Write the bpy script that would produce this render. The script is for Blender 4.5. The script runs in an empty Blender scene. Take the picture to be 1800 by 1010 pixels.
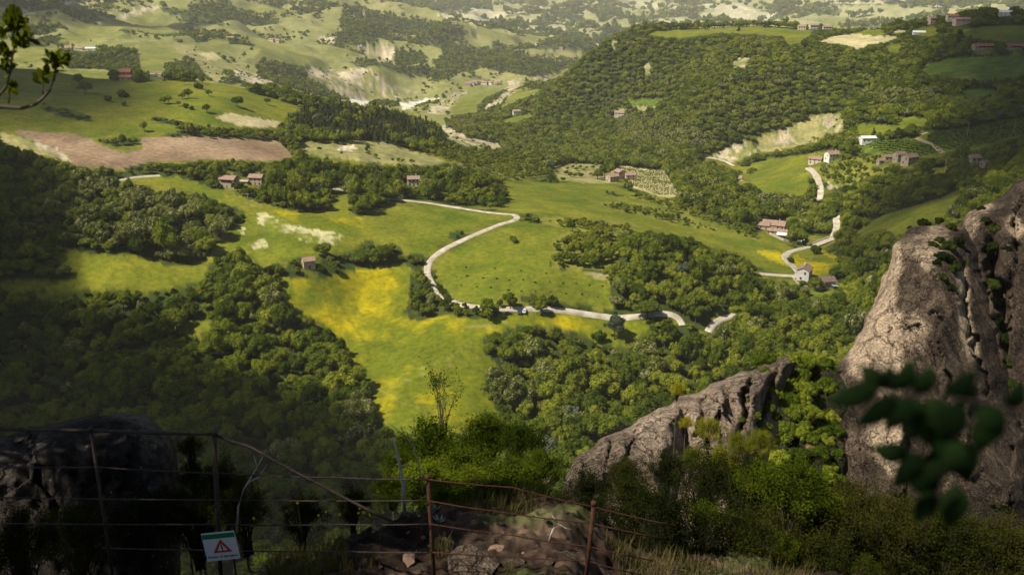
import bpy, bmesh, math, random
import numpy as np
from math import radians, sin, cos, pi
from mathutils import Vector, Matrix

# ------------------------------------------------------------------ camera, sky, sun, exposure
scene = bpy.context.scene
C = scene.collection
CAM_Z = 400.0                      # height of the viewpoint above the datum
PITCH = 19.0
F_PX = 1750.0                      # focal length in photograph pixels (35 mm on 36 mm, 1800 px)
cam_d = bpy.data.cameras.new('camera')
cam_d.lens = 35.0; cam_d.sensor_width = 36.0
cam_d.clip_start = 0.05; cam_d.clip_end = 40000.0
cam_d.dof.use_dof = True; cam_d.dof.focus_distance = 420.0; cam_d.dof.aperture_fstop = 4.0
cam = bpy.data.objects.new('camera', cam_d); C.objects.link(cam)
cam.location = (0, 0, CAM_Z); cam.rotation_euler = (radians(90 - PITCH), 0, 0)
scene.camera = cam

SUN_DIR = Vector((-0.56, -0.24, 0.79)).normalized()      # towards the sun: from the left, high
sun_el = math.asin(SUN_DIR.z); sun_az = math.atan2(SUN_DIR.x, SUN_DIR.y)
world = bpy.data.worlds.new('World'); scene.world = world; world.use_nodes = True
wn = world.node_tree.nodes; wl = world.node_tree.links
for n in list(wn): wn.remove(n)
sky = wn.new('ShaderNodeTexSky'); sky.sky_type = 'NISHITA'; sky.sun_disc = False
sky.sun_elevation = sun_el; sky.sun_rotation = sun_az
sky.altitude = 500; sky.air_density = 1.0; sky.dust_density = 1.5; sky.ozone_density = 1.0
bg = wn.new('ShaderNodeBackground'); bg.inputs['Strength'].default_value = 0.05
out = wn.new('ShaderNodeOutputWorld')
wl.new(sky.outputs[0], bg.inputs['Color']); wl.new(bg.outputs[0], out.inputs['Surface'])
sun_d = bpy.data.lights.new('sun', 'SUN'); sun_d.energy = 5.0; sun_d.angle = radians(0.5)
sun_d.color = (1.0, 0.92, 0.76)
sun = bpy.data.objects.new('sun', sun_d); C.objects.link(sun)
sun.rotation_euler = (-SUN_DIR).to_track_quat('-Z', 'Y').to_euler()
sun.location = (-400, 200, 1500)
vs = scene.view_settings
vs.view_transform = 'Standard'; vs.look = 'None'; vs.gamma = 1.0; vs.use_curve_mapping = False
vs.exposure = 0.45
cy = scene.cycles
cy.max_bounces = 5; cy.diffuse_bounces = 1; cy.glossy_bounces = 1; cy.transmission_bounces = 3
cy.transparent_max_bounces = 8; cy.volume_bounces = 2
cy.use_denoising = True
cy.caustics_reflective = False; cy.caustics_refractive = False

# ------------------------------------------------------------------ numeric helpers
RNG = np.random.default_rng(7)
random.seed(7)
def _hash(ix, iy, seed):
    n = (ix.astype(np.int64) * 374761393 + iy.astype(np.int64) * 668265263 + seed * 974711) & 0xFFFFFFFF
    n = ((n ^ (n >> 13)) * 1274126177) & 0xFFFFFFFF
    n = ((n ^ (n >> 16)) * 2246822519) & 0xFFFFFFFF
    return ((n ^ (n >> 15)) & 0xFFFFFF) / float(0xFFFFFF)
def vnoise(x, y, seed=0):
    x = np.asarray(x, float); y = np.asarray(y, float)
    ix = np.floor(x); iy = np.floor(y); fx = x - ix; fy = y - iy
    fx = fx * fx * fx * (fx * (fx * 6 - 15) + 10); fy = fy * fy * fy * (fy * (fy * 6 - 15) + 10)
    a = _hash(ix, iy, seed); b = _hash(ix + 1, iy, seed); c = _hash(ix, iy + 1, seed); d = _hash(ix + 1, iy + 1, seed)
    return (a * (1 - fx) + b * fx) * (1 - fy) + (c * (1 - fx) + d * fx) * fy
def fbm(x, y, octs=4, seed=0, gain=0.5):
    s = 0; a = 1; t = 0
    for o in range(octs):
        s = s + a * (vnoise(x * 2 ** o + 13.7 * o, y * 2 ** o - 7.1 * o, seed + o) * 2 - 1); t += a; a *= gain
    return s / t
def smooth(a, b, x):
    t = np.clip((x - a) / (b - a), 0, 1); return t * t * (3 - 2 * t)

SP, CP = sin(radians(PITCH)), cos(radians(PITCH))
def pix_dir(px, py):
    u = (np.asarray(px, float) - 900) / F_PX; v = (505 - np.asarray(py, float)) / F_PX
    return u, CP + v * SP, -SP + v * CP
def project(x, y, z):
    zz = z - CAM_Z
    dep = y * CP - zz * SP
    dep = np.where(dep < 0.05, 0.05, dep)
    return 900 + F_PX * x / dep, 505 - F_PX * (y * SP + zz * CP) / dep, dep
def at_depth(px, py, Y):
    """world point on the ray of a photograph pixel at forward distance Y"""
    a, b, c = pix_dir(px, py); k = Y / b
    return Vector((float(a * k), float(Y), float(CAM_Z + c * k)))

# ------------------------------------------------------------------ terrain heights
# (pixel x, pixel y, metres below the viewpoint): where known features of the valley lie
CTRL = [
 (921,547,169),(640,520,172),(700,750,186),(560,600,180),(800,620,178),(910,380,154),(830,470,163),(1000,500,165),(1060,430,160),
 (404,326,141),(543,468,157),(200,460,152),(60,500,158),(200,385,144),(40,390,140),(300,560,172),(100,600,178),(100,800,196),(400,750,190),(600,850,197),(300,950,198),(60,950,198),
 (400,262,135),(200,275,130),(60,240,122),(500,270,146),(330,320,140),(150,320,134),
 (400,190,124),(300,165,121),(222,138,121),(100,150,116),(20,150,112),(60,119,114),(10,117,112),(330,141,124),(450,163,135),(560,188,156),(700,214,178),(840,262,204),(500,215,138),
 (640,268,150),(600,300,150),(727,322,156),(780,300,160),(800,335,161),(880,300,180),(680,390,152),(700,430,156),(600,420,152),(470,400,149),
 (960,345,167),(1050,333,178),(1080,318,190),(1010,300,196),(1150,320,192),(1200,345,186),(1200,400,174),(1260,425,176),
 (1150,480,164),(1250,520,172),(1380,465,176),(1410,490,177),(1450,505,177),(1440,432,188),(1365,410,183),(1470,395,190),(1320,400,184),(1300,340,196),
 (1200,560,176),(1300,580,182),(1100,650,190),(950,650,187),(1250,680,192),(1000,780,198),(1100,900,198),(1400,620,186),(1300,800,196),(1450,560,180),(1500,480,174),
 (1600,380,150),(1520,420,166),(1690,335,142),(1760,330,132),(1700,245,140),(1780,220,130),(1560,262,155),(1524,252,160),(1590,290,157),(1460,282,178),(1440,345,190),(1380,315,190),(1650,300,152),(1510,350,172),
 (1290,275,212),(1260,285,214),(1460,235,190),(1460,208,178),(1390,240,196),(1200,290,212),
 (880,272,235),(950,260,238),(1000,240,236),(1090,203,214),(1130,195,208),(1200,150,172),(1100,150,186),(1200,66,128),(1110,57,127),(1050,95,150),(1010,130,190),(950,178,240),(1060,200,222),
 (1400,60,116),(1300,48,118),(1490,75,118),(1690,45,96),(1765,28,90),(1730,86,106),(1600,110,128),(1500,180,150),(1650,190,138),(1380,130,142),(1300,200,176),(1780,150,124),
 (720,183,342),(640,178,344),(850,215,262),(790,195,280),(815,160,276),(940,136,252),(860,170,276),(910,185,256),(770,235,225),(960,140,250),
 (640,122,306),(560,125,280),(690,150,325),(640,70,272),(640,26,232),(560,18,215),(480,12,195),(760,80,316),(900,85,352),(1000,88,380),(860,120,330),(960,110,340),(740,30,262),(820,60,300),
 (300,60,222),(250,100,210),(120,60,197),(100,20,173),(300,4,172),(480,90,248),(400,140,222),(560,150,282),(20,60,190),(20,10,168),(470,140,262),(120,100,205),(430,40,215),
 (850,45,430),(900,25,405),(960,2,380),(1300,30,400),(1300,4,372),(1100,20,410),(1000,50,430),(1600,4,340),(1500,15,370),(700,2,330),(1750,4,320),
]
FAR_HID = [  # (pixel column, forward distance, drop): ground hidden behind crests and out of frame
 (100,1350,215),(300,1300,225),(500,1300,262),(-150,1500,200),(1300,2300,330),(1600,2100,300),(1800,1900,270),(1950,1500,180),(1150,2600,360),(1000,2600,370),
 (900,11000,200),(100,11000,120),(1700,11000,150),(-300,9000,130),(2100,9000,150),(400,6500,190),(100,5000,160),(-300,3000,165),(-300,600,125),(-300,1000,100),(2150,900,100),(2150,500,110),(2150,2500,160),
 (-200,330,185),(900,300,198),(400,290,199),(1400,300,198),(2000,330,150),(1800,420,140),(700,14000,150),
]
def _ctrl():
    P = []
    for (px, py, dr) in CTRL:
        a, b, c = pix_dir(px, py); k = dr / -c
        x, y = a * k, b * k
        P.append((math.atan2(x, y), math.log(math.hypot(x, y)), dr))
    for (px, Y, dr) in FAR_HID:
        x = (px - 900) / F_PX * Y * 1.02
        P.append((math.atan2(x, Y), math.log(math.hypot(x, Y)), dr))
    return np.array(P)
_P = _ctrl()
def _tps_k(d2): return np.where(d2 > 1e-12, 0.5 * d2 * np.log(d2 + 1e-12), 0.0)
_AS = 1.6                                           # azimuth weight against log distance
_X = np.stack([_P[:, 0] * _AS, _P[:, 1]], 1)
def _fit():
    n = len(_X); d2 = ((_X[:, None] - _X[None]) ** 2).sum(-1)
    A = np.zeros((n + 3, n + 3)); A[:n, :n] = _tps_k(d2) + np.eye(n) * 0.0006
    A[:n, n] = 1; A[:n, n + 1:] = _X; A[n, :n] = 1; A[n + 1:, :n] = _X.T
    return np.linalg.solve(A, np.concatenate([_P[:, 2], [0, 0, 0]]))
_W = _fit()
def tps(az, lr):
    sh = az.shape; q = np.stack([az.ravel() * _AS, lr.ravel()], 1); o = np.empty(len(q))
    for i in range(0, len(q), 20000):
        s = q[i:i + 20000]; d2 = ((s[:, None] - _X[None]) ** 2).sum(-1)
        o[i:i + 20000] = _tps_k(d2) @ _W[:-3] + _W[-3] + s @ _W[-2:]
    return o.reshape(sh)

AZ_IN = np.radians(np.linspace(-34, 34, 701))
AZ_OUT = np.radians(np.linspace(34, 326, 74))[1:-1]
AZ = np.concatenate([AZ_IN, AZ_OUT]); NIN = len(AZ_IN)
RR = np.concatenate([[0.02], np.geomspace(1.2, 7.4, 36)[:-1], np.geomspace(7.4, 14.6, 200)[:-1], np.geomspace(14.6, 240, 100)[:-1], np.geomspace(240, 14500, 690)])
def near_profile(az, r):
    """drop of the rocky hilltop under the viewpoint and the cliff below it"""
    rt = smooth(radians(3), radians(9), az); lf = smooth(radians(-4), radians(-14), az)
    edge = 11.4 + .7 * np.sin(az * 7 + 1.0) + .4 * np.sin(az * 19) - 1.9 * lf + 6.5 * rt
    d1 = np.interp(r, [0, 1.6, 2.6, 4.5, 8.0, 9.0, 10.5, 12, 14, 18, 22], [1.7, 1.75, 2.3, 4.0, 5.72, 6.05, 6.5, 7.1, 8.7, 11.9, 14.9]) + .7 * rt
    e1 = np.interp(edge, [8.0, 9.0, 10.5, 12, 14, 18, 22], [5.72, 6.05, 6.5, 7.1, 8.7, 11.9, 14.9]) + .7 * rt
    d2 = e1 + np.interp(np.maximum(r - edge, 0), [0, 1, 2, 6, 10, 14, 22, 60, 130, 240], [0, 1.1, 2.4, 6.4, 10.6, 16, 32, 92, 150, 189])
    return np.where(r < edge, d1, d2)
def terrain_drop(az, r):
    a = (az + pi) % (2 * pi) - pi
    out_w = smooth(radians(36), radians(70), np.abs(a))
    ac = np.clip(a, -radians(38), radians(38))
    lr = np.log(np.maximum(r, 200.0))
    D = tps(ac, lr)
    back = 60 + 90 * smooth(30, 800, r)
    D = D * (1 - out_w) + back * out_w
    x, y = r * np.sin(a), r * np.cos(a)
    far = smooth(240, 420, r)
    nz = fbm(x / 140, y / 140, 4, 3) * 5.0 * smooth(260, 700, r) * (1 - 0.45 * smooth(300, 400, r) * (1 - smooth(560, 900, r)))
    nz2 = (fbm(x / 520, y / 520, 5, 9) * 24 + (.28 - np.abs(fbm(x / 430, y / 430, 4, 11))) * 130) * smooth(1700, 2700, r) + fbm(x / 900, y / 900, 4, 19) * 40 * smooth(4200, 6500, r)
    small = fbm(x / 22, y / 22, 3, 5) * 0.7 * far
    D = D - (nz + nz2 + small)
    NP = near_profile(a, r)
    k = smooth(170, 270, r)
    return NP * (1 - k) + D * k
AZG, RG = np.meshgrid(AZ, RR)                          # rows: distance, columns: azimuth
DROP = terrain_drop(AZG, RG)
# ------------------------------------------------------------------ land cover: outlines in photograph pixels
W0, MEADOW, YEL, PLOW, TAN, BAD, RIVER, DRY, VINE, SCRUB, ROAD, CONI, WFLO, YOUNG, ACAC, WOODX, GFIELD, FARP, FARB, BARE = range(20)
POLY = []
def pg(cls, *pts): POLY.append((cls, pts))
# far hillside on the left
pg(WOODX,(113,97),(180,85),(243,93),(245,125),(115,120)); pg(WOODX,(290,110),(340,107),(353,133),(290,135)); pg(WOODX,(283,10),(347,27),(322,31),(283,20))
pg(WOODX,(345,5),(400,28),(380,32),(335,10)); pg(WOODX,(600,14),(700,30),(790,45),(840,62),(760,60),(690,52),(640,66),(600,60))
pg(WOODX,(680,82),(745,95),(750,112),(700,112)); pg(WOODX,(810,90),(880,85),(1000,112),(985,128),(930,134),(850,120)); pg(WOODX,(470,108),(560,118),(600,150),(560,165),(520,150),(490,130))
pg(MEADOW,(143,45),(280,22),(350,50),(287,60),(213,50),(197,63),(140,73),(95,75))
pg(MEADOW,(243,73),(283,72),(300,80),(320,100),(290,110),(287,125),(247,125)); pg(DRY,(300,75),(333,77),(363,103),(410,143),(367,140),(333,103))
pg(MEADOW,(340,75),(400,68),(407,83),(377,92),(353,87)); pg(MEADOW,(447,83),(483,81),(533,90),(597,113),(533,117),(483,105),(450,97))
pg(TAN,(347,94),(377,92),(392,104),(363,107)); pg(TAN,(135,8),(150,2),(180,0),(182,4),(160,9)); pg(TAN,(28,22),(50,15),(60,24),(50,30))
pg(BAD,(147,40),(187,30),(233,20),(260,8),(283,13),(253,25),(200,35),(173,42)); pg(BAD,(47,68),(77,57),(90,57),(67,65))
pg(BAD,(410,120),(433,127),(480,147),(437,147),(413,130)); pg(BAD,(533,122),(560,118),(600,128),(633,120),(667,127),(687,143),(700,157),(733,163),(710,173),(620,173),(600,167),(560,145),(540,135))
pg(BAD,(600,77),(640,80),(693,83),(690,113),(667,108),(640,90),(600,87)); pg(MEADOW,(683,68),(727,72),(730,80)); pg(MEADOW,(783,65),(827,73),(860,87),(833,87)); pg(MEADOW,(753,147),(793,147),(800,153),(773,158))
pg(DRY,(900,87),(1030,90),(1010,110),(933,100)); pg(MEADOW,(420,5),(470,10),(530,25),(500,32),(440,25)); pg(BAD,(560,64),(590,68),(585,80),(560,75))
pg(MEADOW,(20,85),(100,80),(105,95),(30,100)); pg(MEADOW,(180,55),(215,55),(240,68),(200,70))
pg(RIVER,(700,182),(740,175),(777,172),(743,182),(710,193)); pg(RIVER,(600,177),(633,173),(660,178),(633,183))
# river terraces and eroded ridges
pg(MEADOW,(790,197),(807,173),(830,153),(880,152),(893,153),(853,173),(840,187),(840,197),(800,203)); pg(BAD,(747,200),(783,170),(813,158),(823,162),(807,173),(790,183),(783,200))
pg(BAD,(847,193),(887,163),(897,143),(923,137),(913,153),(867,187)); pg(BAD,(933,140),(960,132),(960,143)); pg(MEADOW,(877,193),(900,163),(953,155),(940,167),(907,177),(883,190))
pg(MEADOW,(877,213),(933,200),(937,203),(900,217)); pg(BAD,(773,220),(800,227),(827,243),(877,253),(880,262),(850,258),(813,257),(787,243))
# upper meadow on the left
pg(MEADOW,(-200,112),(0,117),(110,120),(193,127),(215,143),(300,140),(410,147),(440,162),(515,182),(535,190),(505,200),(500,215),(430,225),(350,220),(300,235),(240,240),(170,240),(130,233),(0,228),(-200,220))
pg(TAN,(377,206),(400,198),(493,215),(480,228),(410,219)); pg(PLOW,(20,227),(143,237),(173,253),(213,267),(250,263),(243,241),(357,240),(487,247),(518,277),(467,283),(417,280),(267,284),(213,297),(133,293),(110,267),(47,243))
pg(MEADOW,(143,236),(240,240),(250,263),(213,267),(173,253)); pg(DRY,(0,232),(47,243),(110,267),(125,285),(60,270),(0,250)); pg(BAD,(50,246),(100,260),(128,288),(110,280),(70,262))
pg(CONI,(505,198),(600,190),(700,207),(773,233),(813,262),(787,263),(683,253),(600,247),(510,235))
pg(DRY,(520,253),(560,250),(600,253),(660,247),(710,260),(740,267),(787,283),(750,290),(700,290),(600,283),(560,280),(530,265)); pg(BAD,(590,251),(630,260),(622,268),(600,262)); pg(BAD,(668,248),(694,255),(684,259))
pg(YOUNG,(790,262),(880,268),(960,292),(970,310),(900,316),(860,300),(790,285),(740,268))
# big meadows
pg(MEADOW,(240,318),(313,310),(395,338),(440,350),(475,362),(530,374),(575,372),(605,340),(618,340),(615,375),(690,362),(760,362),(840,375),(880,385),(830,405),(790,420),(760,440),(745,455),(700,442),(660,430),(600,442),(560,450),(500,455),(460,470),(445,445),(400,440),(365,465),(360,495),(310,503),(260,512),(220,505),(0,514),(0,495),(135,488),(120,468),(85,448),(110,443),(240,450),(280,463),(330,470),(352,462),(372,425),(390,408),(430,388),(428,368),(395,355),(360,345),(330,335),(290,330),(240,335))
pg(WFLO,(445,375),(470,375),(500,393),(560,403),(604,412),(590,427),(540,427),(500,412),(480,414),(460,397)); pg(WFLO,(415,400),(432,398),(430,412),(416,410)); pg(WFLO,(425,425),(470,420),(480,432),(440,437))
pg(YEL,(470,362),(530,376),(600,385),(640,380),(640,400),(560,400),(510,388)); pg(MEADOW,(275,570),(370,562),(372,580),(340,592))
pg(YEL,(490,497),(510,490),(560,493),(620,473),(660,465),(700,466),(723,465),(720,500),(720,525),(712,545),(705,560),(740,562),(790,553),(840,563),(880,552),(930,552),(1000,553),(1100,563),(1150,560),(1140,580),(1100,600),(1070,605),(1050,600),(1030,590),(1000,580),(960,570),(930,570),(900,575),(850,590),(850,620),(875,640),(898,668),(905,695),(880,725),(845,750),(800,760),(760,765),(720,762),(685,755),(660,730),(655,700),(650,670),(620,640),(600,600),(570,570),(530,550),(500,530))
pg(MEADOW,(770,470),(800,440),(850,415),(915,388),(960,395),(1020,400),(1000,415),(975,440),(965,460),(970,475),(1040,480),(1070,490),(1078,545),(1040,538),(990,532),(960,518),(900,518),(850,533),(800,528),(780,505),(765,488))
pg(BARE,(1020,476),(1070,484),(1072,497),(1050,490))
pg(MEADOW,(880,317),(1000,322),(1070,323),(1110,337),(1160,350),(1220,375),(1290,405),(1340,425),(1367,440),(1397,480),(1373,482),(1350,472),(1327,467),(1310,447),(1260,436),(1200,415),(1150,406),(1115,404),(1080,395),(1000,387),(940,382),(925,372),(890,372),(840,365),(800,350),(770,345),(765,335),(890,347),(893,335))
pg(YEL,(960,372),(1000,378),(990,384),(950,380)); pg(YEL,(1330,440),(1365,440),(1385,455),(1390,470),(1350,455))
pg(YEL,(1387,455),(1400,445),(1440,437),(1470,450),(1480,460),(1460,470),(1455,485),(1487,502),(1470,503),(1440,483),(1425,485),(1400,470)); pg(MEADOW,(1400,440),(1435,436),(1450,450),(1480,460),(1440,462),(1405,452)); pg(MEADOW,(1340,395),(1370,420),(1395,440),(1380,445),(1350,430)); pg(MEADOW,(1425,505),(1470,510),(1440,522),(1415,520))
pg(VINE,(1085,290),(1130,298),(1165,298),(1190,335),(1192,346),(1160,346),(1110,328),(1105,315)); pg(BARE,(970,292),(1010,287),(1060,290),(1085,300),(1085,322),(1030,323),(985,318),(975,305))
pg(MEADOW,(1257,297),(1307,293),(1350,280),(1407,273),(1467,263),(1477,267),(1413,290),(1425,335),(1400,342),(1340,337),(1313,313),(1303,297))
pg(GFIELD,(1510,253),(1567,247),(1610,245),(1647,257),(1660,268),(1617,277),(1567,280),(1513,263)); pg(MEADOW,(1507,217),(1593,222),(1590,230),(1550,230),(1517,243),(1505,230)); pg(GFIELD,(1633,230),(1667,230),(1800,205),(1900,190),(1900,225),(1800,235),(1747,253),(1693,263),(1660,267),(1647,255),(1613,245))
pg(MEADOW,(1577,208),(1610,205),(1640,212),(1600,222),(1578,218)); pg(MEADOW,(1500,408),(1559,376),(1643,352),(1675,337),(1702,329),(1682,349),(1658,381),(1635,391),(1608,399),(1576,416),(1564,404),(1542,401),(1517,411)); pg(MEADOW,(1620,300),(1665,292),(1680,296),(1640,305))
pg(GFIELD,(1617,117),(1667,103),(1800,97),(1900,95),(1900,130),(1800,132),(1733,140),(1630,130)); pg(MEADOW,(1690,53),(1740,46),(1900,44),(1900,82),(1760,72),(1700,66)); pg(GFIELD,(1690,158),(1740,155),(1760,165),(1700,170))
pg(MEADOW,(1150,55),(1267,50),(1333,46),(1383,50),(1430,55),(1413,73),(1387,80),(1373,63),(1310,60),(1267,58),(1200,67),(1135,63)); pg(MEADOW,(1433,37),(1487,33),(1567,33),(1550,47),(1473,50)); pg(TAN,(1437,73),(1467,63),(1500,60),(1533,63),(1580,65),(1560,73),(1530,78),(1507,85),(1483,78)); pg(TAN,(1563,60),(1577,52),(1600,55)); pg(MEADOW,(1500,60),(1520,52),(1560,53),(1550,63)); pg(MEADOW,(1600,52),(1640,45),(1650,60),(1620,65)); pg(MEADOW,(1557,80),(1585,75),(1580,92),(1562,92))
pg(DRY,(1327,247),(1367,227),(1413,213),(1440,200),(1480,200),(1480,230),(1417,253),(1367,263),(1333,270)); pg(BAD,(1250,272),(1317,246),(1330,267),(1300,282),(1257,280)); pg(BAD,(1360,247),(1387,230),(1413,247),(1413,253),(1357,260)); pg(BAD,(1357,233),(1400,218),(1403,223),(1370,238)); pg(BAD,(1437,213),(1460,204),(1480,225),(1467,235),(1440,232))
pg(BAD,(1453,320),(1473,315),(1478,327),(1457,335)); pg(BAD,(1283,117),(1297,102),(1317,103),(1310,119)); pg(BAD,(1328,96),(1338,96),(1336,105)); pg(BAD,(1075,75),(1082,68),(1080,88),(1075,88)); pg(BAD,(1045,75),(1053,75),(1050,92)); pg(BAD,(1040,105),(1050,104),(1046,116)); pg(BAD,(1135,110),(1150,108),(1140,130),(1132,130))
pg(DRY,(1103,187),(1157,187),(1147,203),(1120,200)); pg(GFIELD,(1103,177),(1167,173),(1150,187),(1110,183)); pg(DRY,(1080,190),(1100,190),(1100,200),(1075,198)); pg(ACAC,(1050,195),(1130,205),(1200,230),(1260,245),(1220,270),(1150,265),(1080,240)); pg(ACAC,(120,330),(250,325),(350,340),(420,370),(360,460),(300,470),(240,445),(130,430))
pg(ACAC,(1500,170),(1640,165),(1660,185),(1560,200)); pg(ACAC,(850,650),(960,630),(1010,690),(940,740),(870,720)); pg(YOUNG,(970,420),(1010,405),(1080,400),(1090,440),(1070,475),(970,472))
pg(YOUNG,(1320,290),(1340,300),(1300,310)); pg(YOUNG,(1400,300),(1560,265),(1560,300),(1480,330),(1430,310))
# hedgerows and tree lines crossing the fields
pg(WOODX,(72,176),(110,188),(162,204),(160,213),(120,210),(75,193)); pg(WOODX,(265,200),(300,203),(350,218),(430,224),(505,224),(505,241),(430,243),(360,240),(300,220),(265,212)); pg(WOODX,(438,148),(490,158),(560,180),(640,192),(640,200),(560,194),(515,184),(440,163))
pg(WOODX,(165,240),(235,238),(250,243),(240,255),(205,258),(175,250)); pg(WOODX,(190,128),(212,128),(212,144),(192,142)); pg(WOODX,(232,130),(262,127),(330,132),(330,142),(270,143),(235,145))
pg(WOODX,(1063,331),(1085,336),(1102,348),(1066,343)); pg(YOUNG,(1108,338),(1160,345),(1209,361),(1260,384),(1320,408),(1335,424),(1280,404),(1209,374),(1150,357),(1108,348)); pg(YOUNG,(1055,353),(1100,354),(1150,361),(1200,376),(1255,397),(1262,408),(1200,396),(1130,379),(1058,363))
pg(YOUNG,(945,384),(1010,378),(1060,385),(1115,393),(1115,409),(1020,403),(950,394)); pg(WOODX,(1335,392),(1350,400),(1370,412),(1362,418),(1340,404)); pg(WOODX,(920,372),(943,372),(943,386),(922,384))
pg(WOODX,(600,447),(640,425),(690,424),(710,440),(750,445),(750,470),(700,468),(640,472),(600,480)); pg(WOODX,(785,412),(850,390),(885,385),(862,396),(815,414),(785,428)); pg(WOODX,(610,330),(660,312),(760,340),(890,348),(885,366),(830,362),(760,352),(700,345),(650,372),(630,382),(612,366))
pg(WOODX,(1555,228),(1580,226),(1615,222),(1615,242),(1580,246),(1540,250),(1530,247)); pg(WOODX,(1633,216),(1648,216),(1648,234),(1633,234))
# farthest slopes
pg(FARB,(800,32),(850,18),(870,38),(850,48)); pg(FARB,(1083,8),(1120,0),(1200,13),(1200,20),(1130,14)); pg(FARP,(910,30),(960,28),(950,35),(917,37)); pg(FARP,(953,17),(973,2),(993,15)); pg(FARB,(770,27),(813,18),(787,35)); pg(FARP,(1200,12),(1260,15),(1255,24),(1200,22)); pg(FARP,(1300,8),(1350,5),(1385,15),(1330,20)); pg(FARP,(1400,12),(1440,8),(1420,25),(1405,22)); pg(FARB,(1150,35),(1230,42),(1290,45),(1220,50)); pg(FARP,(1440,10),(1560,8),(1650,18),(1640,24),(1500,25)); pg(FARP,(1240,28),(1290,30),(1280,38)); pg(FARB,(920,50),(1000,42),(990,60),(930,58))

ROADS = {   # name: (width m, centre line in photograph pixels)
 'main': (3.2, [(586,331),(603,333),(620,340),(660,347),(700,351),(745,356),(790,363),(840,371),(880,376),(905,377),(914,382),(905,388),(880,394),(850,406),(820,419),(790,433),(770,445),(756,457),(749,470),(752,486),(762,504),(778,520),(800,533),(840,540),(885,543),(920,543),(960,542),(1000,547),(1040,553),(1085,559),(1130,555),(1165,550),(1185,553),(1197,562),(1200,572)]),
 'bend': (3.1, [(1244,584),(1248,574),(1262,563),(1282,556),(1310,548)]),
 'south': (3.4, [(1335,481),(1375,484),(1398,485)]),
 'village': (4.2, [(1398,490),(1409,483),(1402,475),(1390,465),(1379,455),(1378,447),(1392,441),(1412,437),(1432,432)]),
 'upper': (4.2, [(1462,421),(1469,408),(1472,395),(1470,382)]),
 'north': (4.2, [(1440,352),(1444,340),(1442,325),(1436,310),(1427,298),(1420,295)]),
 'track': (2.8, [(1612,243),(1630,250),(1645,257),(1648,265),(1660,269)]),
 'track_b': (2.6, [(1614,238),(1631,233)]),
 'foot': (3.4, [(1232,276),(1262,279),(1280,284),(1291,292)]),
 'foot_b': (3.0, [(1303,309),(1297,316),(1308,322)]),
 'left': (3.0, [(200,319),(245,311),(281,309)]),
}
# ------------------------------------------------------------------ class raster in photograph pixels (offset so that a margin exists)
OX, OY, RW, RH = 300, 40, 2400, 1100
CLS = np.full((RH, RW), -1, np.int16)
def fill(pts, val):
    P = np.array(pts, float) + [OX, OY]
    x0, x1 = int(max(P[:, 0].min(), 0)), int(min(P[:, 0].max() + 2, RW)); y0, y1 = int(max(P[:, 1].min(), 0)), int(min(P[:, 1].max() + 2, RH))
    if x1 <= x0 or y1 <= y0: return
    X, Y = np.meshgrid(np.arange(x0, x1) + .5, np.arange(y0, y1) + .5)
    am = 2.6 if val in (BAD, DRY, WFLO, RIVER) else 1.0
    X, Y = X + (vnoise(X / 5, Y / 3, 31) - .5) * 4 * am + (vnoise(X / 14, Y / 7, 33) - .5) * 5 * (am - 1), Y + (vnoise(X / 7, Y / 4, 37) - .5) * 2.4 * am
    ins = np.zeros(X.shape, bool)
    for (ax, ay), (bx, by) in zip(P, np.roll(P, -1, 0)):
        if ay == by: continue
        c = (ay > Y) != (by > Y)
        ins ^= c & (X < (bx - ax) * (Y - ay) / (by - ay) + ax)
    CLS[y0:y1, x0:x1][ins] = val
for c_, p_ in POLY: fill(p_, c_)
TREE_OK = CLS.copy()
for nm_, (w_, line) in ROADS.items():                   # keep the visible road free of crowns
    for k_, ((ax, ay), (bx, by)) in enumerate(zip(line[:-1], line[1:])):
        if (nm_ == 'main' and (19 <= k_ <= 23 or 1 <= k_ <= 3)) or (nm_ == 'bend' and k_ == 3): continue
        n = int(max(abs(bx - ax), abs(by - ay))) + 2
        for t in np.linspace(0, 1, n):
            x, y = int(ax + (bx - ax) * t) + OX, int(ay + (by - ay) * t) + OY
            TREE_OK[max(y - 4, 0):y + 5, max(x - 5, 0):x + 6] = ROAD
for (hx, hy, hw_, hh_) in ((404,331,32,28),(452,326,30,24),(431,324,14,12),(727,324,28,16),(543,474,28,26),(1076,321,24,18),(1089,315,20,18),(1107,318,22,16),(1413,495,30,28),(1450,509,32,22),(1358,412,56,26),(1382,424,28,12),(1433,289,24,16),(1463,284,26,20),(1527,254,30,14),(1551,289,18,11),(1561,285,14,12),(1580,287,16,18),(1598,292,24,20),(1716,292,22,16),(1733,295,14,9),(1409,54,14,10),(1430,54,16,10),(1453,53,16,8),(1419,37,12,10),(1637,44,12,14),(1673,40,20,12),(1690,46,28,12),(1766,30,24,10),(1730,89,40,11),(1783,89,28,11),(1615,61,22,7),(222,141,22,20),(269,137,14,12),(282,136,12,9),(120,89,16,8),(150,89,34,8),(1089,206,20,10),(908,202,14,8),(1447,431,40,18),(1415,424,26,12),(1390,495,16,10)):
    TREE_OK[max(int(hy - hh_ + OY), 0):int(hy + 3 + OY), int(hx - hw_ / 2 + OX):int(hx + hw_ / 2 + OX)] = ROAD
def cls_at(px, py, M=None):
    M = CLS if M is None else M
    ix = np.clip((px + OX).astype(int), 0, RW - 1); iy = np.clip((py + OY).astype(int), 0, RH - 1)
    o = M[iy, ix].copy()
    o[(px < -OX) | (px > RW - OX) | (py < -OY) | (py > RH - OY)] = -1
    return o
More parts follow.
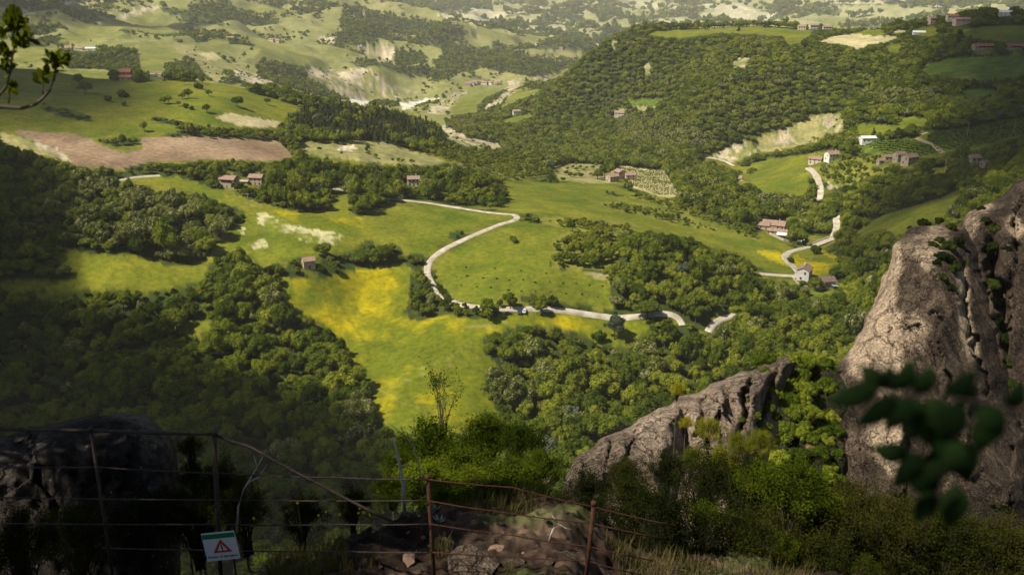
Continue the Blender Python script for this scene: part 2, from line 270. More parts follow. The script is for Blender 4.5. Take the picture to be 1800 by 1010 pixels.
def default_cls(x, y, r, px):
    n = fbm(x / 160, y / 160, 4, 41)
    far = np.where(n > 0.20, WOODX, np.where(fbm(x / 110, y / 110, 3, 44) > .28, MEADOW, np.where(fbm(x / 130, y / 90, 3, 46) > .36, DRY, SCRUB)))
    c = np.where(r > 4300, np.where(fbm(x / 420, y / 420, 4, 43) > 0.22, FARB, np.where(fbm(x / 260, y / 260, 3, 47) > .05, WOODX, FARP)), far)
    right = (px > 800) & (r < 1900)
    return np.where((r < 1250) | right, W0, c)
EL = -DROP / RG                                         # tangent of the view elevation, per terrain vertex
CUM = np.maximum.accumulate(EL, 0)
VIS = EL >= np.vstack([np.full((1, EL.shape[1]), -99), CUM[:-1]]) - 0.0015
XG, YG = RG * np.sin(AZG), RG * np.cos(AZG)
PXG, PYG, _ = project(XG, YG, CAM_Z - DROP)
cl = cls_at(PXG.ravel() , PYG.ravel()).reshape(PXG.shape)
dflt = default_cls(XG, YG, RG, PXG)
okv = VIS & (YG > 5) & (RG > 200)
TCLS = np.where(okv & (cl >= 0), cl, dflt)
# eroded gullies in the bare slopes
bm_ = ((TCLS == BAD)).astype(float)
for _ in range(2): bm_[1:-1] = (bm_[:-2] + 2 * bm_[1:-1] + bm_[2:]) / 4
gul = np.abs(fbm(XG / (RG * .010) + 3 * vnoise(XG / (RG * .02), YG / (RG * .02), 55), YG / (RG * .016), 5, 51))
DROP = DROP + bm_ * (gul * 2 - .35) * RG * 0.0014
dm_ = ((TCLS == DRY) & (RG < 1250)).astype(float)
for _ in range(6): dm_[1:-1] = (dm_[:-2] + 2 * dm_[1:-1] + dm_[2:]) / 4; dm_[:, 1:-1] = (dm_[:, :-2] + 2 * dm_[:, 1:-1] + dm_[:, 2:]) / 4
DROP = DROP - dm_ * (fbm(XG / 34, YG / 34, 4, 57) * 5.0 + .8)
ZG = CAM_Z - DROP
EL = -DROP / RG; CUM = np.maximum.accumulate(EL, 0)
_azin = AZ_IN
def ray_ground(px, py):
    """first terrain point seen through a photograph pixel -> (x, y, z)"""
    a, b, c = pix_dir(px, py); h = math.hypot(a, b); el = c / h; az = math.atan2(a, b)
    j = np.clip(np.searchsorted(_azin, az), 1, NIN - 1); t = (az - _azin[j - 1]) / (_azin[j] - _azin[j - 1])
    rs = []
    for k in (j - 1, j):
        col = CUM[20:, k]; i = min(np.searchsorted(col, el), len(col) - 1)
        e0 = col[max(i - 1, 0)]; e1 = col[i]; f = 0 if e1 <= e0 else np.clip((el - e0) / (e1 - e0), 0, 1)
        rs.append(RR[20 + max(i - 1, 0)] * (1 - f) + RR[20 + i] * f)
    r = rs[0] * (1 - t) + rs[1] * t if abs(rs[0] - rs[1]) < .08 * rs[0] else min(rs)
    x, y = r * math.sin(az), r * math.cos(az)
    return x, y, ground_z(x, y)
LRR = np.log(RR)
def ground_z(x, y):
    """terrain height (bilinear on the polar sheet), scalars or arrays, inside the dense sector"""
    x = np.asarray(x, float); y = np.asarray(y, float)
    r = np.maximum(np.hypot(x, y), RR[1]); az = np.arctan2(x, y)
    fj = np.clip((az - _azin[0]) / (_azin[1] - _azin[0]), 0, NIN - 1.001); j = fj.astype(int); tj = fj - j
    i = np.clip(np.searchsorted(RR, r) - 1, 0, len(RR) - 2); ti = np.clip((r - RR[i]) / (RR[i + 1] - RR[i]), 0, 1)
    z = (ZG[i, j] * (1 - tj) + ZG[i, j + 1] * tj) * (1 - ti) + (ZG[i + 1, j] * (1 - tj) + ZG[i + 1, j + 1] * tj) * ti
    return z if z.shape else float(z)
# ------------------------------------------------------------------ materials
def mat(name):
    m = bpy.data.materials.new(name); m.use_nodes = True
    nt = m.node_tree
    for n in list(nt.nodes): nt.nodes.remove(n)
    o = nt.nodes.new('ShaderNodeOutputMaterial')
    return m, nt, nt.nodes, nt.links, o
def noise_col(nt, coord, scale, detail=4, rough=.55, dist=0.0):
    n = nt.nodes.new('ShaderNodeTexNoise'); n.inputs['Scale'].default_value = scale; n.inputs['Detail'].default_value = detail
    n.inputs['Roughness'].default_value = rough; n.inputs['Distortion'].default_value = dist
    nt.links.new(coord, n.inputs['Vector']); return n
def ramp(nt, fac, stops):
    r = nt.nodes.new('ShaderNodeValToRGB'); e = r.color_ramp.elements
    while len(e) < len(stops): e.new(0.5)
    for k, (p, c) in zip(e, stops): k.position = p; k.color = (*c, 1) if len(c) == 3 else c
    nt.links.new(fac, r.inputs[0]); return r
def mixc(nt, fac, a, b, mode='MIX'):
    m = nt.nodes.new('ShaderNodeMix'); m.data_type = 'RGBA'; m.blend_type = mode
    for sock, v in ((0, fac), (6, a), (7, b)):
        if isinstance(v, (int, float)): m.inputs[sock].default_value = v
        elif isinstance(v, tuple): m.inputs[sock].default_value = (*v, 1)
        else: nt.links.new(v, m.inputs[sock])
    return m.outputs[2]
def bump(nt, h, strength, dist):
    b = nt.nodes.new('ShaderNodeBump'); b.inputs['Strength'].default_value = strength; b.inputs['Distance'].default_value = dist
    nt.links.new(h, b.inputs['Height']); return b.outputs[0]
def surf_mat(name, c1, c2, scale=1.0, rough=.9, bstr=.4, bdist=.05, detail=5, spec=.2, coord='Object', metallic=0.0):
    """two-tone procedural surface with fine relief"""
    m, nt, N, L, o = mat(name)
    tc = N.new('ShaderNodeTexCoord'); n = noise_col(nt, tc.outputs[coord], scale, detail)
    r = ramp(nt, n.outputs[0], [(.3, c1), (.7, c2)])
    p = N.new('ShaderNodeBsdfPrincipled'); p.inputs['Roughness'].default_value = rough; p.inputs['Specular IOR Level'].default_value = spec
    p.inputs['Metallic'].default_value = metallic
    L.new(r.outputs[0], p.inputs['Base Color'])
    n2 = noise_col(nt, tc.outputs[coord], scale * 5, 3)
    L.new(bump(nt, n2.outputs[0], bstr, bdist), p.inputs['Normal'])
    L.new(p.outputs[0], o.inputs['Surface']); return m
def leaf_mat(name, dark, mid, light, accent=None, acc_amt=0.0, trans=.27):
    """foliage: colour differs from tree to tree and from clump to clump"""
    m, nt, N, L, o = mat(name)
    oi = N.new('ShaderNodeObjectInfo'); tc = N.new('ShaderNodeTexCoord'); geo = N.new('ShaderNodeNewGeometry')
    n = noise_col(nt, tc.outputs['Object'], .8, 3)
    ad = N.new('ShaderNodeMath'); ad.operation = 'ADD'; L.new(n.outputs[0], ad.inputs[0])
    mu = N.new('ShaderNodeMath'); mu.operation = 'MULTIPLY_ADD'; L.new(oi.outputs['Random'], mu.inputs[0]); mu.inputs[1].default_value = .7; mu.inputs[2].default_value = -.35
    L.new(mu.outputs[0], ad.inputs[1])
    pi_ = N.new('ShaderNodeMath'); pi_.operation = 'MULTIPLY_ADD'; L.new(geo.outputs['Random Per Island'], pi_.inputs[0]); pi_.inputs[1].default_value = .3; L.new(ad.outputs[0], pi_.inputs[2])
    r = ramp(nt, pi_.outputs[0], [(.25, dark), (.6, mid), (.98, light)])
    col = r.outputs[0]
    if accent:
        n3 = noise_col(nt, tc.outputs['Object'], 1.1, 4)
        a3 = N.new('ShaderNodeMath'); a3.operation = 'MULTIPLY_ADD'; L.new(geo.outputs['Random Per Island'], a3.inputs[0]); a3.inputs[1].default_value = .25; L.new(n3.outputs[0], a3.inputs[2])
        rr = ramp(nt, a3.outputs[0], [(.70 - acc_amt * .3, (0, 0, 0)), (.80 - acc_amt * .3, (1, 1, 1))])
        col = mixc(nt, rr.outputs[0], col, accent)
    d = N.new('ShaderNodeBsdfDiffuse'); t = N.new('ShaderNodeBsdfTranslucent'); mx = N.new('ShaderNodeMixShader'); mx.inputs[0].default_value = trans
    L.new(col, d.inputs[0]); L.new(mixc(nt, 1.0, col, (1.1, 1.15, .5), 'MULTIPLY'), t.inputs[0])
    L.new(d.outputs[0], mx.inputs[1]); L.new(t.outputs[0], mx.inputs[2]); L.new(mx.outputs[0], o.inputs['Surface']); return m
M = {}
M['oak'] = leaf_mat('oak_leaves', (0.045, 0.070, 0.007), (0.103, 0.140, 0.014), (0.206, 0.231, 0.025))
M['ash'] = leaf_mat('ash_leaves', (0.061, 0.090, 0.009), (0.144, 0.183, 0.016), (0.262, 0.281, 0.029))
M['young'] = leaf_mat('young_leaves', (0.077, 0.105, 0.009), (0.154, 0.187, 0.015), (0.248, 0.259, 0.026))
M['acacia'] = leaf_mat('acacia_leaves', (0.054, 0.077, 0.012), (0.118, 0.146, 0.022), (0.204, 0.222, 0.042), (.34, .33, .15), .22)
M['pine'] = leaf_mat('pine_needles', (0.025, 0.040, 0.014), (0.053, 0.073, 0.022), (0.098, 0.112, 0.033), trans=.15)
M['grey'] = leaf_mat('grey_leaves', (.060, .085, .050), (.110, .140, .085), (.18, .21, .14))
M['shrub'] = leaf_mat('shrub_leaves', (0.033, 0.064, 0.007), (0.094, 0.143, 0.013), (0.187, 0.237, 0.024))
M['bark'] = surf_mat('bark', (.045, .034, .024), (.12, .095, .07), 2.5)
M['deadwood'] = surf_mat('dead_wood', (.34, .29, .24), (.58, .52, .45), 6.0)

# terrain: base colour from the land-cover attribute, broken up by real-scale grain
m, nt, N, L, o = mat('ground_cover')
at = N.new('ShaderNodeAttribute'); at.attribute_name = 'cover'
an = N.new('ShaderNodeAttribute'); an.attribute_name = 'nearness'
tc = N.new('ShaderNodeTexCoord')
n1 = noise_col(nt, tc.outputs['Object'], .35, 6, .65); n2 = noise_col(nt, tc.outputs['Object'], .045, 5, .6); n3 = noise_col(nt, tc.outputs['Object'], 3.5, 6, .65)
v1 = ramp(nt, n1.outputs[0], [(.25, (.55, .56, .56)), (.75, (1.45, 1.42, 1.3))]); v2 = ramp(nt, n2.outputs[0], [(.3, (.78, .80, .80)), (.7, (1.22, 1.2, 1.1))])
v3 = ramp(nt, n3.outputs[0], [(.3, (.45, .45, .45)), (.5, (.95, .95, .95)), (.72, (1.9, 1.85, 1.75))])
c1 = mixc(nt, 1.0, at.outputs['Color'], v1.outputs[0], 'MULTIPLY'); c2 = mixc(nt, 1.0, c1, v2.outputs[0], 'MULTIPLY')
c3 = mixc(nt, an.outputs['Fac'], c2, mixc(nt, 1.0, at.outputs['Color'], v3.outputs[0], 'MULTIPLY'))
p = N.new('ShaderNodeBsdfPrincipled'); p.inputs['Roughness'].default_value = .95; p.inputs['Specular IOR Level'].default_value = .1
L.new(c3, p.inputs['Base Color']); L.new(bump(nt, n3.outputs[0], .6, .06), p.inputs['Normal']); L.new(p.outputs[0], o.inputs['Surface'])
M['ground'] = m
M['gravel'] = surf_mat('pale_gravel', (.27, .235, .175), (.56, .50, .41), .22, bdist=.02, detail=8); M['dirt'] = surf_mat('dirt_track', (.26, .19, .11), (.42, .33, .21), .5, bdist=.02)

# ------------------------------------------------------------------ object helpers
def tag(o, label=None, cat=None, group=None, kind=None):
    if label: o['label'] = label
    if cat: o['category'] = cat
    if group: o['group'] = group
    if kind: o['kind'] = kind
    return o
def mesh_np(name, V, F, smooth_=False):
    """mesh from arrays; F is an (n,3) or (n,4) array or a list of arrays"""
    me = bpy.data.meshes.new(name); V = np.asarray(V, np.float32)
    if isinstance(F, list) and F and isinstance(F[0], tuple): F = np.array(F)
    Fs = F if isinstance(F, list) else [F]; Fs = [np.asarray(f, np.int32) for f in Fs if len(f)]
    me.vertices.add(len(V)); me.vertices.foreach_set('co', V.ravel())
    tot = np.concatenate([np.full(len(f), f.shape[1], np.int32) for f in Fs]); st = np.concatenate([[0], np.cumsum(tot)[:-1]]).astype(np.int32)
    li = np.concatenate([f.ravel() for f in Fs])
    me.loops.add(len(li)); me.loops.foreach_set('vertex_index', li)
    me.polygons.add(len(tot)); me.polygons.foreach_set('loop_start', st); me.polygons.foreach_set('loop_total', tot)
    me.polygons.foreach_set('use_smooth', np.full(len(tot), smooth_, bool))
    me.update(calc_edges=True); return me
def obj(name, me, material=None, parent=None, loc=None, coll=None):
    o = bpy.data.objects.new(name, me); (coll or C).objects.link(o)
    if material is not None and me is not None and not me.materials: me.materials.append(material)
    if parent: o.parent = parent
    if loc is not None: o.location = loc
    return o
def empty(name, loc=(0, 0, 0), rz=0.0):
    o = bpy.data.objects.new(name, None); C.objects.link(o); o.location = loc; o.rotation_euler = (0, 0, rz); o.empty_display_size = .3; return o
def tube_arrays(pts, rad, n=6, cap=True):
    """swept tube through pts with per-point radii -> V, quads, tris"""
    P = [Vector(p) for p in pts]; V = []; Q = []; T = []
    for i, p in enumerate(P):
        d = (P[min(i + 1, len(P) - 1)] - P[max(i - 1, 0)]).normalized()
        a = d.cross(Vector((0, 0, 1)) if abs(d.z) < .9 else Vector((1, 0, 0))).normalized(); b = d.cross(a)
        r = rad[i] if hasattr(rad, '__len__') else rad
        for k in range(n): t = 2 * pi * k / n; V.append(p + (a * cos(t) + b * sin(t)) * r)
    for i in range(len(P) - 1):
        for k in range(n): Q.append((i * n + k, i * n + (k + 1) % n, (i + 1) * n + (k + 1) % n, (i + 1) * n + k))
    if cap:
        V.append(P[0]); V.append(P[-1]); a, b = len(V) - 2, len(V) - 1; e = (len(P) - 1) * n
        for k in range(n): T.append((a, (k + 1) % n, k)); T.append((b, e + k, e + (k + 1) % n))
    return np.array([tuple(v) for v in V], float), np.array(Q, int), np.array(T, int).reshape(-1, 3)
class MB:
    """collects pieces of one mesh"""
    def __init__(s): s.V = []; s.Q = []; s.T = []; s.n = 0
    def add(s, V, Q=None, T=None):
        V = np.asarray(V, float)
        if Q is not None and len(Q): s.Q.append(np.asarray(Q, int) + s.n)
        if T is not None and len(T): s.T.append(np.asarray(T, int) + s.n)
        s.V.append(V); s.n += len(V); return s
    def tube(s, pts, rad, n=6): return s.add(*tube_arrays(pts, rad, n))
    def box(s, x0, x1, y0, y1, z0, z1):
        V = [(x, y, z) for z in (z0, z1) for y in (y0, y1) for x in (x0, x1)]
        return s.add(V, [(0, 2, 3, 1), (4, 5, 7, 6), (0, 1, 5, 4), (1, 3, 7, 5), (3, 2, 6, 7), (2, 0, 4, 6)])
    def mesh(s, name, smooth_=False):
        return mesh_np(name, np.concatenate(s.V), [np.concatenate(a) for a in (s.Q, s.T) if a], smooth_)

# ------------------------------------------------------------------ gravel roads draped on the ground
def road_mesh(line, w):
    P = []
    for (ax, ay), (bx, by) in zip(line[:-1], line[1:]):
        n = max(2, int(math.hypot(bx - ax, by - ay) / 5))
        for t in np.linspace(0, 1, n, endpoint=False): P.append(ray_ground(ax + (bx - ax) * t, ay + (by - ay) * t)[:2])
    P.append(ray_ground(*line[-1])[:2]); P = np.array(P)
    for _ in range(4): P[1:-1] = (P[:-2] + 2 * P[1:-1] + P[2:]) / 4
    T = np.gradient(P, axis=0); T /= np.linalg.norm(T, axis=1)[:, None] + 1e-9; Nn = np.stack([-T[:, 1], T[:, 0]], 1)
    zc = ground_z(P[:, 0], P[:, 1])
    for _ in range(6): zc[1:-1] = (zc[:-2] + 2 * zc[1:-1] + zc[2:]) / 4
    V = []; K = 5; off = np.linspace(-.5, .5, K)
    jit = 1 + .18 * (vnoise(np.arange(len(P)) * .6, np.zeros(len(P)), 5) - .5)
    for s in off:
        q = P + Nn * (s * w * jit)[:, None]; z = np.maximum(ground_z(q[:, 0], q[:, 1]), zc) + .22 + .05 * (1 - abs(s) * 2)
        V.append(np.column_stack([q, z]))
    for s in (-.5, .5):                                   # shoulders going down into the ground
        q = P + Nn * (s * (w + 1.0) * jit)[:, None]; V.append(np.column_stack([q, ground_z(q[:, 0], q[:, 1]) - .3]))
    V = [V[K]] + V[:K] + [V[K + 1]]; n = len(P); V = np.concatenate(V)
    F = [(k * n + i, (k + 1) * n + i, (k + 1) * n + i + 1, k * n + i + 1) for k in range(K + 1) for i in range(n - 1)]
    return mesh_np('gravel_road', V, np.array(F), True)
for nm, (w, line) in ROADS.items():
    tag(obj('gravel_road' if nm not in ('track', 'track_b', 'foot', 'foot_b') else 'dirt_track', road_mesh(line, w), M['dirt' if nm in ('track', 'track_b', 'foot_b') else 'gravel']), kind='structure')

# ------------------------------------------------------------------ tree prototypes
ICO = None
def ico(sub=1):
    bm = bmesh.new(); bmesh.ops.create_icosphere(bm, subdivisions=sub, radius=1.0); V = np.array([v.co[:] for v in bm.verts]); F = np.array([[v.index for v in f.verts] for f in bm.faces]); bm.free(); return V, F
ICO1, ICO2 = ico(1), ico(2)
def unit(rng, n):
    v = rng.normal(size=(n, 3)); return v / np.linalg.norm(v, axis=1)[:, None]
def leaf_quads(rng, pos, nrm, size, aspect=.75):
    """irregular four-cornered leaf clumps facing nrm"""
    n = len(pos); up = unit(rng, n); a = np.cross(nrm, up); a /= np.linalg.norm(a, axis=1)[:, None] + 1e-9; b = np.cross(nrm, a)
    s = size[:, None]; j = lambda: (1 + rng.uniform(-.35, .35, (n, 1)))
    V = np.stack([pos - a * s * .5 * j(), pos - b * s * .5 * aspect * j() + nrm * s * .12, pos + a * s * .5 * j(), pos + b * s * .5 * aspect * j() + nrm * s * .12], 1).reshape(-1, 3)
    return V, np.arange(4 * n).reshape(-1, 4)
def make_crown(rng, R=1.0, H=1.5, z0=.55, nl=9, nq=900, qs=.14, cone=0.0, core=ICO1, fill_=.72):
    """lobed crown of unit radius R, from z0 to z0+H, as an uneven mass of leaf clumps"""
    mb = MB(); d = unit(rng, nl); d[:, 2] = np.abs(d[:, 2]) * .9 - .28
    t = rng.uniform(.42, 1.0, nl)[:, None]; cen = d * t * np.array([R, R, H * .5])
    if cone: 
        zz = np.linspace(-.5, .5, nl); cen = np.stack([rng.normal(size=nl) * R * .25 * (.6 - zz), rng.normal(size=nl) * R * .25 * (.6 - zz), zz * H * .9], 1)
    rad = rng.uniform(.15, .42, nl) * R
    if cone: rad = R * (.95 - .75 * (np.linspace(0, 1, nl))) * rng.uniform(.6, .8, nl)
    cen = cen + np.array([0, 0, z0 + H * .5])
    cen = np.vstack([cen, [[0, 0, z0 + H * .48]]]); rad = np.append(rad, R * (.30 if cone else .50))
    for c, r in zip(cen, rad):
        V = core[0] * r * fill_ * (1 + rng.uniform(-.14, .14, (len(core[0]), 1))); mb.add(V + c, None, core[1])
    m_ = int(nq * 1.7); w = rad ** 2 / (rad ** 2).sum(); k = rng.choice(len(rad), m_, p=w); dd = unit(rng, m_); dd[:, 2] += .18; dd /= np.linalg.norm(dd, axis=1)[:, None]
    pos = cen[k] + dd * (rad[k] * rng.uniform(.72, 1.12, m_))[:, None]
    ins = np.zeros(m_, bool)
    for c, r in zip(cen, rad): ins |= np.linalg.norm(pos - c, axis=1) < r * .70
    pos, dd = pos[~ins][:nq], dd[~ins][:nq]
    nrm = dd + rng.normal(size=dd.shape) * .38; nrm /= np.linalg.norm(nrm, axis=1)[:, None]
    V, Q = leaf_quads(rng, pos, nrm, qs * rng.uniform(.6, 1.45, len(pos))); mb.add(V, Q)
    return mb
def make_trunk(rng, h=1.3, r=.055, limbs=5, n=6):
    mb = MB(); x = rng.normal(size=(5, 2)) * .04; zs = np.linspace(-.12, h, 5); pts = [(x[i, 0] * i * .4, x[i, 1] * i * .4, zs[i]) for i in range(5)]
    mb.tube(pts, [r * 1.25, r, r * .8, r * .55, r * .25], n)
    for k in range(limbs):
        a = 2 * pi * (k + rng.uniform(-.3, .3)) / limbs; s = rng.uniform(.35, .75); z = h * s; L_ = rng.uniform(.35, .6)
        mb.tube([(pts[2][0] * s, pts[2][1] * s, z), (cos(a) * L_ * .5, sin(a) * L_ * .5, z + L_ * .35), (cos(a) * L_, sin(a) * L_, z + L_ * .6)], [r * .5, r * .33, r * .12], 4)
    return mb
# per kind: crown settings (unit crown radius; scale = crown radius in metres)
KIND = {
 'oak':    dict(mat='oak', H=1.65, z0=.30, nl=24, qs=.15, trunk=1.3),
 'ash':    dict(mat='ash', H=1.95, z0=.35, nl=23, qs=.145, trunk=1.6),
 'young':  dict(mat='young', H=2.1, z0=.2, nl=14, qs=.17, trunk=1.5),
 'acacia': dict(mat='acacia', H=1.8, z0=.4, nl=24, qs=.15, trunk=1.5),
 'pine':   dict(mat='pine', H=3.4, z0=.4, nl=7, qs=.22, trunk=3.4, cone=1.0),
 'grey':   dict(mat='grey', H=1.9, z0=.3, nl=15, qs=.15, trunk=1.5),
 'shrub':  dict(mat='shrub', H=1.35, z0=.0, nl=8, qs=.22, trunk=.7),
}
TREE_H = {k: d['z0'] + d['H'] * 1.02 for k, d in KIND.items()}
CROWN, TRUNK, PROTO = {}, {}, {}
hid = {}; STAND = {k: bpy.data.collections.new(f'{k}_stand') for k in KIND}; LOFF = [0, 6, 10]
for ki, (k, d) in enumerate(KIND.items()):
    for lod, (nq, qm, nv) in enumerate(((1900, .82, 6), (620, 1.3, 4), (130, 2.3, 3))):
        col = STAND[k]; hid[k, lod] = (col, nv)
        for v in range(nv):
            rng = np.random.default_rng(ki * 100 + lod * 10 + v)
            if lod == 2: core, nl = ICO1, 7
            else: core, nl = ICO1, d['nl']
            cm = make_crown(rng, 1.0, d['H'] * rng.uniform(.9, 1.1), d['z0'], nl, nq, d['qs'] * qm, d.get('cone', 0), core)
            tm = make_trunk(rng, d['trunk'], .06 if k != 'shrub' else .03, 5 if lod == 0 else (3 if lod == 1 else 0), 6 if lod == 0 else 4)
            if lod == 0:
                a = cm.mesh(f'{k}_crown'); a.materials.append(M[d['mat']]); CROWN[k, v] = a
                b = tm.mesh(f'{k}_trunk', True); b.materials.append(M['bark']); TRUNK[k, v] = b
            jm = MB(); nq0 = sum(len(q) for q in cm.Q) + 0
            both = MB()
            Vc = np.concatenate(cm.V); both.add(Vc, np.concatenate(cm.Q), np.concatenate(cm.T)); Vt = np.concatenate(tm.V); both.add(Vt, np.concatenate(tm.Q), np.concatenate(tm.T))
            pm = both.mesh(f'{k}_tree'); pm.materials.append(M[d['mat']]); pm.materials.append(M['bark'])
            mi = np.concatenate([np.zeros(len(both.Q[0]), np.int32), np.ones(len(both.Q[1]), np.int32), np.zeros(len(both.T[0]), np.int32), np.ones(len(both.T[1]), np.int32)])
            pm.polygons.foreach_set('material_index', mi)
            po = bpy.data.objects.new(f'{k}_{lod}_{v}', pm); col.objects.link(po)

# ------------------------------------------------------------------ where trees stand
def candidates():
    X = []; Y = []; S = []
    for r0, r1, sp in ((262, 700, 5.3), (700, 1150, 5.4), (1150, 2000, 6.6), (2000, 3200, 10.5), (3200, 4600, 16), (4600, 9000, 34)):
        r = r0
        while r < r1:
            n = int(math.radians(66) * r / sp); a = np.radians(-33) + np.radians(66) * (np.arange(n) + RNG.uniform(-.42, .42, n) + .5) / n
            rr = r + RNG.uniform(-.42, .42, n) * sp; X.append(rr * np.sin(a)); Y.append(rr * np.cos(a)); S.append(np.full(n, sp)); r += sp
    return np.concatenate(X), np.concatenate(Y), np.concatenate(S)
tx, ty, tsp = candidates()
tz = ground_z(tx, ty); tr = np.hypot(tx, ty)
bx_, by_, bd_ = project(tx, ty, tz)
jx = bx_ + RNG.normal(size=len(tx)) * 1.5
def wood_kind(px, py, x, y, r):
    c = cls_at(px, py, TREE_OK); dc = default_cls(x, y, r, px)
    return np.where(c >= 0, c, dc)
cb = wood_kind(jx, by_, tx, ty, tr)
WOODY = np.isin(cb, (W0, CONI, YOUNG, ACAC, WOODX)); dens = RNG.random(len(tx))
sc_keep = (cb == SCRUB) & (dens < .16 * np.clip(fbm(tx / 90, ty / 90, 4, 95) * 4.5, 0, 2.6)); drykeep = (np.isin(cb, (DRY, BAD))) & (dens < .16 * np.clip(.2 + fbm(tx / 25, ty / 25, 3, 96) * 2.5, 0, 1.5)); farkeep = np.isin(cb, (FARP, FARB)) & (dens < .05)
keep = WOODY | sc_keep | drykeep | farkeep
# crown radius
R0 = np.where(tr < 700, 1.9 + 4.3 * RNG.random(len(tx)) ** 1.5, np.where(tr < 2000, RNG.uniform(2.8, 4.6, len(tx)), tsp * RNG.uniform(.36, .62, len(tx))))
R0 *= 1 + .22 * fbm(tx / 45, ty / 45, 3, 97)
kn = RNG.random(len(tx)) + fbm(tx / 70, ty / 70, 3, 99) * .45
kind = np.where(kn < .42, 0, np.where(kn < .90, 1, np.where(kn < 1.0, 3, 2)))            # indices into KNAMES
KNAMES = ['oak', 'ash', 'young', 'acacia', 'pine', 'grey', 'shrub']
kind = np.where(cb == CONI, np.where(dens < .9, 4, 1), kind); kind = np.where(cb == YOUNG, np.where(dens < .75, 2, 1), kind); kind = np.where(cb == ACAC, np.where(dens < .62, 3, np.where(dens < .85, 1, 0)), kind)
kind = np.where(sc_keep | drykeep | farkeep, np.where(dens * 10 % 1 < .5, 6, 1), kind); R0 = np.where(drykeep, R0 * .45, R0); kind = np.where(RNG.random(len(tx)) < .012, 5, kind)
R0 = np.where(kind == 4, R0 * .62, R0); R0 = np.where(cb == YOUNG, R0 * np.where(tr > 640, .5, .68), R0)
HH = np.array([TREE_H[k] for k in KNAMES])[kind]
# crowns may not cover what the photograph shows open: shrink the tree until its top lies in the wood too
def top_ok(R):
    qx, qy, _ = project(tx, ty, tz + R * HH * 1.04); lx, ly, _ = project(tx - R * .7, ty, tz + R * HH * .6); rx, ry, _ = project(tx + R * .7, ty, tz + R * HH * .6)
    ok = np.ones(len(tx), bool)
    mids = [project(tx, ty, tz + R * HH * f_)[:2] for f_ in (.4, .62, .82)]
    for (a, b) in [(qx, qy), (lx, ly), (rx, ry)] + mids:
        c = cls_at(a, b, TREE_OK); dc = np.where((tr > 1250), WOODX, W0); c = np.where(c >= 0, c, dc); ok &= np.isin(c, (W0, CONI, YOUNG, ACAC, WOODX)) | ((tr > 1250) & np.isin(c, (SCRUB, FARP, FARB, DRY)))
        ok &= ~((c == YOUNG) & (cb != YOUNG) & (tr < 1250))
    return ok
done = np.zeros(len(tx), bool); Rf = R0.copy()
for f in (1.0, .72, .5, .34):
    ok = top_ok(R0 * f) & ~done; Rf[ok] = (R0 * f)[ok]; done |= ok
keep &= done | (tr > 2600) | drykeep
# only what can be seen (crown top above the skyline in front of it)
topel = (tz + Rf * HH - CAM_Z) / tr; fj = np.clip(((np.arctan2(tx, ty) - AZ_IN[0]) / (AZ_IN[1] - AZ_IN[0])).astype(int), 0, NIN - 1); fi = np.clip(np.searchsorted(RR, tr) - 3, 0, len(RR) - 1)
keep &= topel > CUM[fi, fj] - .002
tops = np.column_stack([tx, ty, tz, Rf, kind])[keep]; tr_k = tr[keep]; kind_k = kind[keep]; px_k, py_k, d_k = bx_[keep], by_[keep], bd_[keep]; cb_k = cb[keep]
small = (tops[:, 3] < 1.7) & (kind_k != 4); kind_k[small & (RNG.random(len(small)) < .8)] = 6
print('trees', len(tops), 'near', (tr_k < 700).sum())
# ------------------------------------------------------------------ terrain sheet
def lerp(a, b, t): return np.asarray(a)[None, None] * (1 - t[..., None]) + np.asarray(b)[None, None] * t[..., None]
nA = np.clip(fbm(XG / 38, YG / 38, 4, 61) * 1.1 + .5, 0, 1); nB = np.clip(fbm(XG / 9, YG / 9, 4, 67) * 1.3 + .5, 0, 1); nC = np.clip(fbm(XG / 260, YG / 260, 4, 71) * 1.2 + .5, 0, 1)
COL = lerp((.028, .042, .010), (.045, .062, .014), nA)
def put(cls, a, b, t): 
    k = TCLS == cls
    if k.any(): COL[k] = lerp(a, b, t)[k]
put(MEADOW, (.078, .112, .008), (.172, .174, .018), np.clip(nA * .65 + nB * .35, 0, 1))
ybias = .40 * np.exp(-((PXG - 640) / 85) ** 2 - ((PYG - 500) / 40) ** 2) + .10 * np.exp(-((PXG - 610) / 60) ** 2 - ((PYG - 590) / 70) ** 2) + .25 * np.exp(-((PXG - 1010) / 60) ** 2 - ((PYG - 575) / 16) ** 2) + .25 * (PXG > 1300)
ybias -= .38 * np.exp(-((PXG - 765) / 75) ** 2 - ((PYG - 608) / 42) ** 2) + .25 * np.exp(-((PXG - 865) / 50) ** 2 - ((PYG - 690) / 40) ** 2) + .16 * smooth(620, 740, PYG)
yt = .82 * smooth(.22, .95, nA * .40 + nB * .34 + ybias)
put(YEL, (.105, .128, .009), (.43, .345, .005), yt)
def track_px(lines, amt, col, w):
    for ln_ in lines:
        for (ax, ay), (bx, by) in zip(ln_[:-1], ln_[1:]):
            t_ = np.clip(((PXG - ax) * (bx - ax) + (PYG - ay) * (by - ay)) / ((bx - ax) ** 2 + (by - ay) ** 2), 0, 1); d_ = np.hypot(PXG - ax - t_ * (bx - ax), (PYG - ay - t_ * (by - ay)) * 1.6)
            k_ = (amt * np.exp(-(d_ / w) ** 2) * okv * np.isin(TCLS, (YEL, MEADOW)))[..., None]; COL[:] = COL * (1 - k_) + np.array(col) * k_
put(GFIELD, (.055, .095, .014), (.100, .140, .018), nB)
rows = .5 + .5 * np.sin((XG * .35 + YG * .94) * 1.1)
put(PLOW, (.165, .110, .074), (.31, .222, .158), np.clip(nA * .7 + nB * .2 + rows * .25 - .05, 0, 1))
